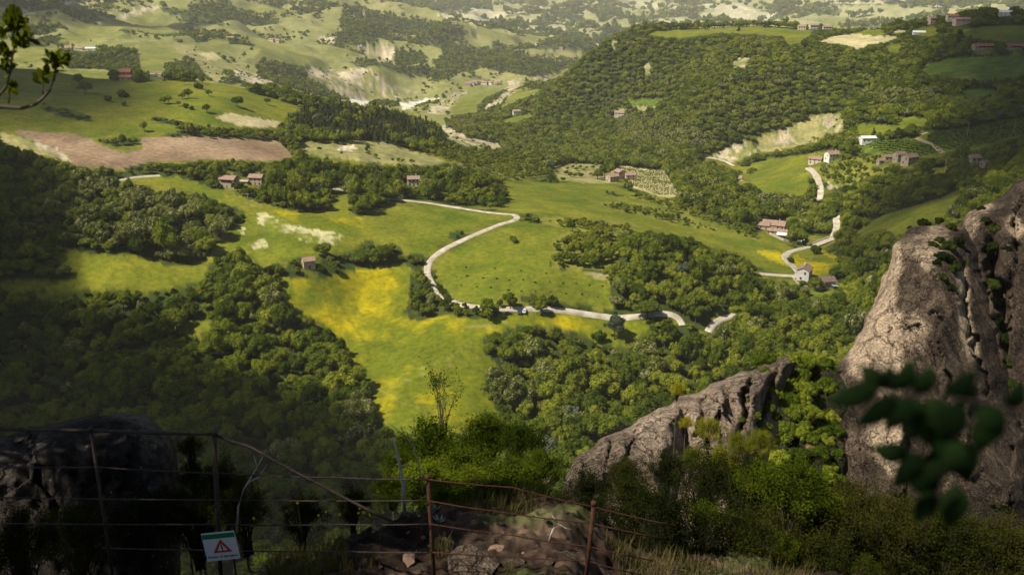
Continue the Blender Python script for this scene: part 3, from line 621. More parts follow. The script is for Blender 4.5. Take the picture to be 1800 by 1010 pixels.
put(TAN, (.36, .32, .17), (.48, .42, .27), nB); put(BAD, (.29, .245, .18), (.54, .47, .365), nB); k = TCLS == BAD; gp = smooth(.52, .66, nB * .45 + nA * .55)[..., None]; COL[k] = (COL * (1 - gp) + np.array((.17, .18, .06)) * gp)[k]; put(RIVER, (.5, .48, .44), (.66, .64, .60), nB)
put(DRY, (.155, .165, .055), (.30, .27, .13), nA * .5 + nB * .5); put(VINE, (.44, .38, .22), (.34, .32, .14), nB); put(SCRUB, (.125, .150, .035), (.24, .235, .08), nA * .4 + nC * .6)
nD = np.clip(fbm(XG / 2.6, YG / 2.6, 3, 73) * 1.4 + .5, 0, 1); wf = smooth(.40, .78, nB * .55 + nD * .45); put(WFLO, (.13, .16, .015), (.40, .38, .23), wf); put(BARE, (.30, .26, .15), (.16, .18, .03), nB)
put(FARP, (.20, .22, .10), (.38, .37, .20), nC); put(FARB, (.26, .26, .17), (.50, .46, .35), np.clip(nC * .5 + nA * .5, 0, 1)); put(WOODX, (.03, .047, .012), (.05, .07, .018), nA)  # pale far slopes, partly haze put into their colour
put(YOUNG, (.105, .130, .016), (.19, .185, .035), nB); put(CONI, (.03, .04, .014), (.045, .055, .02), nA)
track_px([[(655, 690), (700, 672), (750, 655), (800, 640), (850, 622)], [(668, 684), (700, 705), (740, 718), (765, 728)], [(660, 668), (720, 655), (790, 630), (830, 600)], [(395, 345), (420, 353), (450, 362), (480, 366)], [(800, 575), (860, 572), (900, 562)]], .55, (.24, .21, .07), 1.6); track_px([[(560, 500), (600, 540), (640, 600), (665, 660)], [(700, 380), (760, 372), (840, 380)], [(880, 430), (940, 440), (1000, 430)], [(640, 395), (700, 405), (760, 425)], [(900, 480), (980, 500), (1060, 520)]], .35, (.060, .085, .008), 2.2)
haze_w = (.4 * smooth(1300, 2600, RG) * np.isin(TCLS, (MEADOW, SCRUB, FARP)))[..., None]; COL = COL * (1 - haze_w) + np.array((.25, .245, .12)) * haze_w  # open land paled with distance: haze put into the colour
# open glades: wood-floor without a tree close by is rough grass
cs = 4.0; H2, ex, ey = np.histogram2d(tops[tr_k < 1300, 0], tops[tr_k < 1300, 1], bins=[np.arange(-760, 760, cs), np.arange(200, 1320, cs)]); Hd = H2.copy()
for ax_ in (0, 1):
    for d_ in (1, -1): Hd = Hd + np.roll(H2, d_, ax_) * .7
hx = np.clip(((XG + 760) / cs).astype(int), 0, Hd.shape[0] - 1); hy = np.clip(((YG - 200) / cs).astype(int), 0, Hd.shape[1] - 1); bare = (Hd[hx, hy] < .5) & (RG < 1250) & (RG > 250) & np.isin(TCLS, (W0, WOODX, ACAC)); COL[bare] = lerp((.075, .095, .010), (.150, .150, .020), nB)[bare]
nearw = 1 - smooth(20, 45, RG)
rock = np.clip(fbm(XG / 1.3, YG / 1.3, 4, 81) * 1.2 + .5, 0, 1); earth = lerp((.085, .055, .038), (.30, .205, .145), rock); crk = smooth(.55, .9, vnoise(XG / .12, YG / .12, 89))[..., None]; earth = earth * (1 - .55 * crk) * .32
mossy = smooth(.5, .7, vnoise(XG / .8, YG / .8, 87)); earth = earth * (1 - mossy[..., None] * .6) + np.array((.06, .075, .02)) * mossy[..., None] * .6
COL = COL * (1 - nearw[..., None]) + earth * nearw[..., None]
ZT = ZG.copy()
nr = (RG < 16) & (RG > 3)
ZT += np.where(nr, (fbm(XG / .16, YG / .16, 4, 101) * .05 - np.abs(fbm(XG / .34, YG / .34, 4, 103)) * .11) * smooth(3, 6, RG), 0)
ZT[nr] += (np.abs(fbm(XG / .55, YG / .55, 4, 91)) * -.30 + .02 + fbm(XG / 2.2, YG / 2.2, 3, 93) * .16)[nr] * smooth(3, 6, RG)[nr]
nr_, nc_ = RG.shape
ii, jj = np.meshgrid(np.arange(nr_ - 1), np.arange(nc_), indexing='ij'); j2 = (jj + 1) % nc_
Fq = np.stack([ii * nc_ + jj, ii * nc_ + j2, (ii + 1) * nc_ + j2, (ii + 1) * nc_ + jj], -1).reshape(-1, 4)[:, ::-1]
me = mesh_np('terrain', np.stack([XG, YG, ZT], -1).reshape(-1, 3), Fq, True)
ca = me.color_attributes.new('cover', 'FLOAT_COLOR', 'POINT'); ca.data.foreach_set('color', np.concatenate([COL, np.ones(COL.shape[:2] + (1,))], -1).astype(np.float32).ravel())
na = me.attributes.new('nearness', 'FLOAT', 'POINT'); na.data.foreach_set('value', nearw.astype(np.float32).ravel())
ZG = ZT
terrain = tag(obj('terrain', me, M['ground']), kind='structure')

# ------------------------------------------------------------------ single trees: the largest in view, each with trunk and crown
SOLO = 0
def tree(kname, x, y, z, R, label, group=None, rng=random, cat='tree', name=None, squash=1.0, crown=None):
    v = rng.randrange(6)
    e = empty(name or {'oak': 'oak_tree', 'ash': 'ash_tree', 'young': 'young_tree', 'acacia': 'acacia_tree', 'pine': 'pine_tree', 'grey': 'willow_tree', 'shrub': 'shrub'}[kname], (x, y, z - .1), rng.uniform(0, 6.28))
    e.scale = (R, R, R * squash)
    tag(e, label, cat, group)
    obj('crown', crown or CROWN[kname, v], None, e); obj('trunk' if kname != 'shrub' else 'stem', TRUNK[kname, v], None, e)
    return e
inframe = (px_k > -10) & (px_k < 1810) & (py_k > 0) & (py_k < 930) & (tr_k < 700)
size = np.where(inframe, tops[:, 3] / d_k, 0)
# keep those that are not buried behind taller neighbours: prefer trees whose base lies near an open edge, then plain size
order = np.argsort(-size)[:250]
solo = np.zeros(len(tops), bool); solo[order] = True
def wood_label(px, py, k, R):
    size_ = 'large' if R > 4.3 else ('middle-sized' if R > 3.3 else 'small')
    look = {'oak': 'dark green broadleaf tree', 'ash': 'mid green leafy tree', 'young': 'bright yellow-green young tree', 'acacia': 'pale blossoming tree', 'pine': 'dark slender conifer', 'grey': 'silvery grey-green tree', 'shrub': 'low bushy green shrub'}[k]
    spot, grp = min(LAND, key=lambda l: (px - l[0]) ** 2 + ((py - l[1]) * 1.4) ** 2)[2:]
    return f'{size_} {look} {spot}', grp
LAND = [(655, 700, 'at the lower edge of the yellow meadow', 'wood at the meadow edge'), (560, 590, 'where the wood meets the top of the yellow meadow', 'wood at the meadow top'), (180, 690, 'in the shaded wood above the dark rock dome', 'wood above the rock dome'), (420, 720, 'in the shaded wood above the tall fence post', 'wood above the fence post'), (300, 560, 'around the tiny clearing of the shaded wood', 'wood round the clearing'), (120, 540, 'in the darkest wood below the long shaded meadow', 'wood below the shaded meadow'), (560, 800, 'in the wood just behind the bare white stem', 'wood behind the white stem'), (880, 640, 'in the blossoming corner of wood beside the yellow meadow', 'wood by the meadow corner'), (1000, 720, 'in the wood behind the bright bushes', 'wood behind the bright bushes'), (1150, 640, 'in the wood between the meadow road and the pointed slab', 'wood above the pointed slab'), (1320, 600, 'in the wood above the broad rock slab', 'wood above the broad slab'), (1480, 560, 'in the wood at the foot of the pale-edged cliff', 'wood at the cliff foot'), (420, 470, 'in the grove beside the pink stone hut', 'grove by the hut')]
rr_ = random.Random(3)
for i in np.nonzero(solo)[0]:
    k = KNAMES[kind_k[i]]; lab, grp = wood_label(px_k[i], py_k[i], k, tops[i, 3])
    tree(k, *tops[i, :3], tops[i, 3], lab, grp + ': ' + lab.split(' tree')[0].split(' conifer')[0].split(' shrub')[0], rr_, 'shrub' if k == 'shrub' else 'tree')

# ------------------------------------------------------------------ the rest of the woods: one object, trees set out by geometry nodes
def forest(name, label, sel, lod, k):
    col = STAND[k]; P = tops[sel]; lod = np.broadcast_to(lod, len(P)) if np.ndim(lod) == 0 else lod[sel]
    if not len(P): return
    me = bpy.data.meshes.new(name); me.vertices.add(len(P)); Q = P[:, :3].copy(); Q[:, 2] -= .1; me.vertices.foreach_set('co', Q.astype(np.float32).ravel())
    s = me.attributes.new('size', 'FLOAT_VECTOR', 'POINT'); R = P[:, 3]; st = RNG.uniform(.72, 1.22, len(P)) * np.where(RNG.random(len(P)) < .08, 1.35, 1.0); s.data.foreach_set('vector', np.stack([R, R * RNG.uniform(.75, 1.25, len(P)), R * st], 1).astype(np.float32).ravel())
    t = me.attributes.new('turn', 'FLOAT', 'POINT'); t.data.foreach_set('value', RNG.uniform(0, 6.28, len(P)).astype(np.float32))
    w = me.attributes.new('which', 'INT', 'POINT'); w.data.foreach_set('value', (np.array(LOFF)[lod] + (RNG.random(len(P)) * np.array([6, 4, 3])[lod]).astype(int)).astype(np.int32))
    o = obj(name, me)
    ng = bpy.data.node_groups.new(name, 'GeometryNodeTree'); ng.interface.new_socket('Geometry', in_out='INPUT', socket_type='NodeSocketGeometry'); ng.interface.new_socket('Geometry', in_out='OUTPUT', socket_type='NodeSocketGeometry')
    nn, ll = ng.nodes, ng.links; gi = nn.new('NodeGroupInput'); go = nn.new('NodeGroupOutput'); ip = nn.new('GeometryNodeInstanceOnPoints'); ci = nn.new('GeometryNodeCollectionInfo')
    ci.inputs[0].default_value = col; ci.inputs['Separate Children'].default_value = True; ci.inputs['Reset Children'].default_value = True
    def na_(nm, ty):
        a = nn.new('GeometryNodeInputNamedAttribute'); a.data_type = ty; a.inputs[0].default_value = nm; return a.outputs[0]
    cx = nn.new('ShaderNodeCombineXYZ'); ll.new(na_('turn', 'FLOAT'), cx.inputs[2])
    ll.new(gi.outputs[0], ip.inputs['Points']); ll.new(ci.outputs[0], ip.inputs['Instance']); ip.inputs['Pick Instance'].default_value = True
    ll.new(na_('which', 'INT'), ip.inputs['Instance Index']); ll.new(cx.outputs[0], ip.inputs['Rotation']); ll.new(na_('size', 'FLOAT_VECTOR'), ip.inputs['Scale']); ll.new(ip.outputs[0], go.inputs[0])
    mo = o.modifiers.new('trees', 'NODES'); mo.node_group = ng
    return tag(o, label, 'woodland', kind='stuff')
lodv = np.where(tr_k < 720, 0, np.where(tr_k < 1700, 1, 2))
KN2 = {'oak': 'dark green oak', 'ash': 'mid green leafy', 'young': 'bright young', 'acacia': 'pale blossoming', 'pine': 'dark conifer', 'grey': 'silvery', 'shrub': 'low shrub'}
for ki, k in enumerate(KNAMES):
    forest('woodland' if k != 'shrub' else 'scrub', f'{KN2[k]} growth covering the valley woods and hills', (~solo) & (kind_k == ki), lodv, k)
# ------------------------------------------------------------------ houses
def roof_mat(name, a, b):
    m, nt, N, L, o = mat(name); tc = N.new('ShaderNodeTexCoord'); n = noise_col(nt, tc.outputs['Object'], .9, 5)
    w = N.new('ShaderNodeTexWave'); w.inputs['Scale'].default_value = 2.2; w.inputs['Distortion'].default_value = 1.5; L.new(tc.outputs['Object'], w.inputs['Vector'])
    c = ramp(nt, n.outputs[0], [(.3, a), (.7, b)]); c2 = mixc(nt, .25, c.outputs[0], w.outputs[0], 'MULTIPLY')
    p = N.new('ShaderNodeBsdfPrincipled'); p.inputs['Roughness'].default_value = .9; L.new(c2, p.inputs['Base Color']); L.new(bump(nt, w.outputs[0], .5, .05), p.inputs['Normal']); L.new(p.outputs[0], o.inputs['Surface']); return m
M['tile_pink'] = roof_mat('weathered_clay_tiles', (.24, .15, .11), (.40, .27, .205)); M['tile_red'] = roof_mat('red_clay_tiles', (.34, .10, .055), (.50, .19, .11)); M['tile_brown'] = roof_mat('brown_clay_tiles', (.15, .10, .075), (.27, .19, .14))
M['stone'] = surf_mat('field_stone', (.30, .235, .175), (.52, .43, .33), 1.6, bdist=.08); M['pinkstone'] = surf_mat('pink_plaster', (.44, .30, .23), (.60, .46, .36), 1.2); M['white'] = surf_mat('white_plaster', (.60, .57, .52), (.76, .74, .69), .8); M['cream'] = surf_mat('cream_plaster', (.52, .44, .34), (.68, .60, .48), .8)
M['sheet'] = surf_mat('white_sheet', (.72, .73, .73), (.82, .82, .81), .5, rough=.5); M['dark'] = surf_mat('dark_opening', (.012, .011, .010), (.03, .027, .024), 2); M['frame'] = surf_mat('wooden_frame', (.16, .10, .06), (.26, .18, .11), 4); M['blueglass'] = surf_mat('pale_blue_panes', (.36, .48, .50), (.50, .60, .62), 1, rough=.2)
def win_mesh():
    mb = MB(); mb.box(-.42, .42, -.03, .04, -.6, .6); return mb.mesh('window')
def frame_mesh():
    mb = MB()
    for a in ((-.52, .52, -.06, .05, -.72, -.6), (-.52, .52, -.06, .05, .6, .72), (-.52, -.42, -.06, .05, -.6, .6), (.42, .52, -.06, .05, -.6, .6), (-.03, .03, -.05, .05, -.6, .6)): mb.box(*a)
    return mb.mesh('frame')
WIN, FRM = win_mesh(), frame_mesh(); WIN.materials.append(M['dark']); FRM.materials.append(M['frame'])
dm = MB(); dm.box(-.5, .5, -.05, .05, 0, 2.1); DOOR = dm.mesh('door'); DOOR.materials.append(M['frame'])
dh = MB(); dh.box(.3, .42, -.12, -.04, .95, 1.05); DHAN = dh.mesh('handle'); DHAN.materials.append(M['dark'])
def gable_walls(L, D, H, rise, base=1.5):
    x, y = L / 2, D / 2; V = [(-x, -y, -base), (x, -y, -base), (x, y, -base), (-x, y, -base), (-x, -y, H), (x, -y, H), (x, y, H), (-x, y, H), (-x, 0, H + rise), (x, 0, H + rise)]
    mb = MB(); mb.add(V, [(0, 1, 5, 4), (2, 3, 7, 6), (1, 2, 6, 5), (3, 0, 4, 7)], [(5, 6, 9), (7, 4, 8)]); return mb.mesh('wall')
def gable_roof(L, D, H, rise, oh=.55, th=.22):
    x = L / 2 + oh * .7; y = D / 2 + oh; s = rise / (D / 2); z0 = H - oh * s + .06; z1 = H + rise + .06; mb = MB()
    for sg in (-1, 1):
        V = [(-x, sg * y, z0), (x, sg * y, z0), (x, 0, z1), (-x, 0, z1)]; V += [(a, b, c + th) for a, b, c in V]
        if sg < 0: Q = [(0, 3, 2, 1), (4, 5, 6, 7), (0, 1, 5, 4), (1, 2, 6, 5), (3, 0, 4, 7)]
        else: Q = [(0, 1, 2, 3), (4, 7, 6, 5), (0, 4, 5, 1), (1, 5, 6, 2), (3, 7, 4, 0)]
        mb.add(V, Q)
    mb.tube([(-x, 0, z1 + th), (x, 0, z1 + th)], .14, 6)
    return mb.mesh('roof')
def house(px, py, L, D, H, yaw, label, wall='stone', roof='tile_pink', rise=None, nw=3, storeys=2, chimney=True, name='stone_house', cat='house', group=None, door=True, pos=None, loft=False):
    x, y, z = pos or ray_ground(px, py)
    dx, dy = x / math.hypot(x, y), y / math.hypot(x, y)
    x, y = x + dx * D * .5, y + dy * D * .5; z = ground_z(x - dx * D * .5, y - dy * D * .5) - .2
    e = empty(name, (x, y, z), radians(yaw)); tag(e, label, cat, group); rise = rise if rise is not None else D * .24
    obj('wall', gable_walls(L, D, H, rise), M[wall], e)
    rf = obj('roof', gable_roof(L, D, H, rise), M[roof], e)
    if chimney:
        cb_ = MB(); cx_ = L * .22; cb_.box(cx_ - .35, cx_ + .35, .3, .95, H + rise * .5, H + rise + 1.0); cb_.box(cx_ - .45, cx_ + .45, .2, 1.05, H + rise + 1.0, H + rise + 1.14); obj('chimney', cb_.mesh('chimney'), M[wall], rf)
    sh = H / storeys
    def window(wx, wy, wz, rz):
        w = obj('window', WIN, None, e, (wx, wy, wz)); w.rotation_euler = (0, 0, rz); f = obj('frame', FRM, None, w); return w
    for s in range(storeys):
        for k in range(nw):
            wx = (k + .5) / nw * L - L / 2
            if door and s == 0 and k == nw // 2:
                d = obj('door', DOOR, None, e, (wx, -D / 2 - .01, .1)); obj('handle', DHAN, None, d); continue
            if nw: window(wx, -D / 2 - .005, sh * (s + .55), 0)
        if nw:
            for sg in (-1, 1): window(sg * (L / 2 + .005), -D * .18 if s else D * .15, sh * (s + .55), sg * pi / 2)
    if loft:
        lo = MB(); lo.box(-L * .34, L * .34, -D / 2 - .04, -D / 2 + .5, H * .62, H * .95); obj('loft_opening', lo.mesh('loft_opening'), M['dark'], e)
    return e
house(404, 331, 9.8, 6.6, 5.8, -14, 'two-storey stone house with pink tile roof, standing alone in front of trees', nw=3, loft=True)
house(452, 326, 8.6, 6.0, 5.2, -8, 'stone farmhouse with chimney, half hidden behind the dark grove', nw=3)
house(431, 324, 4.6, 3.2, 2.0, -10, 'low ruined stone outbuilding between the two houses beside the dark grove', nw=1, storeys=1, chimney=False, cat='outbuilding', name='stone_outbuilding', roof='stone', rise=.4)
house(727, 327, 8.2, 6.2, 5.0, 8, 'house with pale tile roof among trees above the gravel lane', roof='tile_pink', wall='cream')
house(543, 473, 6.0, 5.0, 4.6, 24, 'small pink stone hut buried in shrubs above the yellow meadow', wall='pinkstone', nw=1, storeys=1, chimney=False, name='stone_hut', cat='hut', rise=1.3)
house(1076, 320, 8.6, 7.0, 4.8, 28, 'front farmhouse with pink tile roof beside the vineyard', nw=3)
house(1089, 315, 8.0, 7.0, 6.4, -62, 'taller farm building with open dark loft behind the vineyard farmhouse', nw=2, loft=True)
house(1107, 317, 8.6, 6.2, 4.8, 12, 'pink farm barn at the edge of the vineyard', nw=2, wall='pinkstone')
house(1413, 493, 9.2, 6.6, 6.2, 62, 'white gabled house at the end of the winding gravel road', wall='white', nw=2, name='white_house')
house(1450, 508, 8.6, 7.0, 4.6, 10, 'stone barn with dark brown roof beside the white gabled house', roof='tile_brown', nw=3, storeys=1, chimney=False, name='stone_barn', cat='barn')
house(1343, 404, 7.5, 6.0, 3.4, -24, 'small side wing with pink roof at the roadside inn', nw=2, storeys=1, chimney=False, name='inn_wing', cat='building')
house(1360, 404, 16, 8.0, 3.8, -24, 'long roadside inn with large pink tile roof', nw=5, storeys=1, name='roadside_inn', cat='building', rise=2.4)
house(1366, 413, 13, 4.6, 2.7, -24, 'lower front wing of the inn with pink roof above the retaining wall', nw=5, storeys=1, chimney=False, name='inn_wing', cat='building', rise=1.0)
house(1382, 420, 12, 4.6, 2.6, -24, 'long white awning roof beside the inn terrace', wall='dark', roof='sheet', nw=0, storeys=1, chimney=False, door=False, name='terrace_awning', cat='awning', rise=.7)
house(1433, 288, 11, 7.0, 4.4, -28, 'low farmhouse with pale roof where the paved lane begins', wall='cream', nw=3)
house(1463, 283, 12, 8.0, 6.2, 16, 'white two-storey farmhouse with pink roof above the lane', wall='white', nw=4)
house(1527, 252, 15, 8.0, 4.6, 4, 'long white shed with white roof at the vineyard edge', wall='white', roof='sheet', nw=4, storeys=1, chimney=False, name='white_shed', cat='shed', rise=1.0)
house(1551, 288, 8.0, 5.0, 2.8, 6, 'low lean-to house with orange-pink roof beside the hamlet', nw=2, storeys=1, chimney=False)
house(1561, 284, 6.4, 5.2, 4.0, -5, 'smallest cottage of the shaded hamlet under the vineyard', nw=2, storeys=1)
house(1580, 285, 7.6, 6.6, 6.2, 14, 'tall narrow stone house in the shaded hamlet', nw=2)
house(1598, 290, 10.5, 7.4, 6.2, 26, 'largest house of the shaded hamlet with stone gable', nw=3)
house(1716, 291, 10, 7.0, 5.6, 0, 'shaded house with red-pink roof among dark trees', nw=3)
house(1733, 294, 7, 5.0, 3.6, 20, 'small shaded annexe beside the house among dark trees', nw=2, storeys=1)
pl = 'houses on the ridge'
for a in ((1409, 53, 11, 8, 5, 'cream', 'tile_pink', 'pale ridge house at the left end of three beside the wood', -10), (1430, 52, 13, 8, 6, 'cream', 'tile_pink', 'middle one of three pale ridge houses', 5), (1453, 52, 12, 8, 4, 'cream', 'tile_pink', 'lowest of three pale ridge houses, nearest the tan field', 0), (1419, 36, 8, 8, 6, 'cream', 'tile_brown', 'square pale house standing above the three ridge houses', 20), (1637, 43, 8, 8, 8, 'pinkstone', 'tile_pink', 'tall pink tower house at the edge of the ridge wood', 10), (1673, 38, 14, 9, 7, 'cream', 'tile_red', 'pale villa with red roof behind the long ridge villa', -5), (1690, 44, 20, 9, 7, 'pinkstone', 'tile_pink', 'long pink villa on the shaded ridge', 4), (1766, 29, 15, 9, 5, 'white', 'sheet', 'white modern house before the ridge conifers', -14), (1724, 28, 11, 8, 4, 'stone', 'tile_brown', 'dim farmhouse among ridge conifers', 0)):
    house(a[0], a[1], a[2], a[3], a[4], a[8], a[7], wall=a[5], roof=a[6], nw=3, name='ridge_house')
house(1730, 87, 25, 9, 3.8, 2, 'long open barn with bright red tile roof on the shaded slope', wall='stone', roof='tile_red', nw=6, storeys=1, chimney=False, name='long_barn', cat='barn', loft=True)
house(1783, 87, 17, 8, 3.6, 2, 'shorter red-roofed barn next to the long open barn', wall='stone', roof='tile_red', nw=4, storeys=1, chimney=False, name='long_barn', cat='barn', loft=True)
house(1615, 60, 15, 6, 2.2, -8, 'low white plastic greenhouse on the ridge', wall='sheet', roof='sheet', nw=0, storeys=1, chimney=False, door=False, name='greenhouse', cat='greenhouse', rise=1.6)
house(222, 139, 10.5, 9.5, 6.6, 4, 'red-roofed house on the crest of the upper meadow', wall='pinkstone', roof='tile_red', nw=3)
house(222, 141, 10.5, 4.0, 3.0, 4, 'red-roofed porch in front of the crest house', wall='pinkstone', roof='tile_red', nw=2, storeys=1, chimney=False, name='porch', cat='porch', rise=1.4)
house(269, 136, 8, 7, 5, 20, 'pale gabled cottage among shrubs on the meadow crest', wall='cream', nw=2); house(282, 135, 6.5, 6, 4, -10, 'small pink cottage behind the pale gabled cottage on the crest', wall='pinkstone', nw=2, storeys=1); house(247, 136, 6, 5, 3, 0, 'small dark shed between the crest house and the cottages', roof='tile_brown', nw=1, storeys=1, chimney=False, name='shed', cat='shed')
house(120, 88, 17, 10, 4, 0, 'hillside farmhouse with pale roof at the end of the white barns', wall='cream', nw=3); house(140, 88, 14, 8, 3.2, 0, 'first low white barn by the hillside farmhouse', wall='white', roof='tile_pink', nw=3, storeys=1, chimney=False, name='white_barn', cat='barn'); house(160, 88, 20, 8, 3.2, 2, 'longer low white barn by the hillside farmhouse', wall='white', roof='sheet', nw=4, storeys=1, chimney=False, name='white_barn', cat='barn')
house(1089, 205, 13, 9, 5, -12, 'pale house with pink roof in the clearing of the wooded hill', wall='cream', nw=3); house(908, 201, 11, 8, 4.5, 10, 'small white house above the winding stream wood', wall='white', nw=3)
# church tower and far hamlets
x, y, z = ray_ground(640, 29); tw = empty('church_tower', (x, y, z - 3)); tag(tw, 'slender church tower on the distant wooded hilltop', 'tower')
mb = MB(); mb.box(-4, 4, -4, 4, 0, 26); obj('shaft', mb.mesh('shaft'), M['cream'], tw); mb = MB(); mb.add([(-4.6, -4.6, 26), (4.6, -4.6, 26), (4.6, 4.6, 26), (-4.6, 4.6, 26), (0, 0, 32)], [(0, 3, 2, 1)], [(0, 1, 4), (1, 2, 4), (2, 3, 4), (3, 0, 4)]); obj('roof', mb.mesh('roof'), M['tile_pink'], tw); mb = MB(); mb.box(-1.2, 1.2, -4.06, -3.9, 20, 24); obj('belfry_opening', mb.mesh('belfry_opening'), M['dark'], tw)
for nm_, spots, grp in (('hilltop', [(617, 32), (624, 31), (631, 29), (634, 33), (627, 27), (795, 42), (801, 42)], 'houses of the hilltop village'), ('river', [(822, 152), (829, 150), (836, 149), (852, 150), (862, 150), (868, 151), (876, 150), (845, 148)], 'houses of the river hamlet'), ('left', [(76, 14), (84, 11), (92, 10), (108, 7), (114, 6), (121, 8), (127, 6), (50, 4)], 'houses of the far left village'), ('plain', [(1448, 4), (1462, 3), (1492, 4), (1504, 3), (1518, 5), (1532, 3), (1548, 4), (1560, 4), (1655, 12), (1668, 13), (1576, 6)], 'houses of the far plain village'), ('slope', [(405, 71), (352, 69), (478, 74), (488, 76), (945, 80), (986, 88)], 'farmhouses scattered on the far slopes')):
    lab = {'hilltop': 'pale village house clustered round the distant church tower hill', 'river': 'pale house of the hamlet above the river bend', 'left': 'small pale house of the village on the far left slope', 'plain': 'small pale house of the village on the farthest plain', 'slope': 'lone pale farmhouse on the far hillside'}[nm_]
    for q, (a, b) in enumerate(spots):
        house(a, b, random.uniform(11, 17), random.uniform(9, 12), random.uniform(5, 8), random.uniform(-40, 40), lab, wall=random.choice(['cream', 'white', 'pinkstone']), roof='tile_pink', nw=2, name='village_house', group=grp, chimney=False)

# lean-to of pale panes by the barn, retaining wall and bridge
x, y, z = ray_ground(1467, 507); e = empty('glass_lean_to', (x, y, z), radians(10)); tag(e, 'pale blue glass lean-to at the end of the stone barn', 'greenhouse')
mb = MB(); mb.add([(-2, -2, 2.2), (2, -2, 1.6), (2, 2, 1.6), (-2, 2, 2.2), (-2, -2, 2.3), (2, -2, 1.7), (2, 2, 1.7), (-2, 2, 2.3)], [(0, 3, 2, 1), (4, 5, 6, 7), (0, 1, 5, 4), (1, 2, 6, 5), (2, 3, 7, 6), (3, 0, 4, 7)]); obj('roof', mb.mesh('roof'), M['blueglass'], e)
for a in (-1.9, 1.9):
    for b in (-1.9, 1.9): mb = MB(); mb.box(a - .08, a + .08, b - .08, b + .08, -1, 1.7 if a > 0 else 2.25); obj('post', mb.mesh('post'), M['frame'], e)
def wall_along(name, label, pts, h, th, m, base=1.0):
    P = [Vector(ray_ground(*p)) for p in pts]; mb = MB()
    for a, b in zip(P[:-1], P[1:]):
        d = (b - a); d.z = 0; d.normalize(); n = Vector((-d.y, d.x, 0)) * th / 2
        V = [a - n, b - n, b + n, a + n]; V = [(v.x, v.y, v.z - base) for v in V] + [(v.x, v.y, v.z + h) for v in V]
        mb.add(V, [(0, 3, 2, 1), (4, 5, 6, 7), (0, 1, 5, 4), (1, 2, 6, 5), (2, 3, 7, 6), (3, 0, 4, 7)])
    return tag(obj(name, mb.mesh(name), m), label, 'wall')
wall_along('retaining_wall', 'pale stone retaining wall below the inn terrace', [(1352, 412), (1365, 418), (1378, 424), (1386, 426)], 1.6, .5, M['stone'])
wall_along('garden_wall', 'low stone garden wall in front of the white gabled house', [(1394, 490), (1400, 497), (1410, 503), (1420, 506)], 1.0, .4, M['stone'])
A = Vector(ray_ground(1431, 433)); B = Vector(ray_ground(1463, 421)); A.z += .5; B.z += .5
e = empty('road_bridge', (A + B) / 2); tag(e, 'concrete road bridge crossing the wooded stream', 'bridge'); d = (B - A); ln = d.length; d.normalize(); n = Vector((-d.y, d.x, 0)).normalized()
def slab(name, o0, o1, z0, z1, m, s0=-.5, s1=.5):
    V = [d * ln * s + n * o + Vector((0, 0, zz)) for zz in (z0, z1) for s, o in ((s0, o0), (s1, o0), (s1, o1), (s0, o1))]; mb = MB(); mb.add([tuple(v) for v in V], [(0, 3, 2, 1), (4, 5, 6, 7), (0, 1, 5, 4), (1, 2, 6, 5), (2, 3, 7, 6), (3, 0, 4, 7)]); return obj(name, mb.mesh(name), m, e)
slab('deck', -3, 3, -.4, 0.1, M['gravel'], -.53, .53); slab('parapet', -3.2, -2.9, .1, .9, M['cream']); slab('parapet', 2.9, 3.2, .1, .9, M['cream'])
slab('abutment', -2.9, 2.9, -5, -.41, M['stone'], -.5, -.12); slab('abutment', -2.9, 2.9, -5, -.41, M['stone'], .25, .5)

# ------------------------------------------------------------------ cars
def paint(name, c, r=.3):
    m, nt, N, L, o = mat(name); p = N.new('ShaderNodeBsdfPrincipled'); p.inputs['Roughness'].default_value = r; p.inputs['Coat Weight'].default_value = .5
    tc = N.new('ShaderNodeTexCoord'); nz = noise_col(nt, tc.outputs['Object'], 6); rr2 = ramp(nt, nz.outputs[0], [(.3, tuple(v * .9 for v in c)), (.7, c)]); L.new(rr2.outputs[0], p.inputs['Base Color']); L.new(p.outputs[0], o.inputs['Surface']); return m
M['tyre'] = surf_mat('tyre_rubber', (.012, .012, .012), (.03, .03, .03), 8); M['rim'] = paint('wheel_rim', (.5, .5, .5)); M['carglass'] = paint('car_glass', (.02, .025, .03), .08); M['lamp'] = paint('lamp_lens', (.7, .7, .65), .1)
prof = [(-2.05, .35), (-2.1, .7), (-1.95, .95), (-1.2, 1.0), (-.75, 1.42), (.95, 1.46), (1.75, 1.05), (2.05, .9), (2.1, .4)]
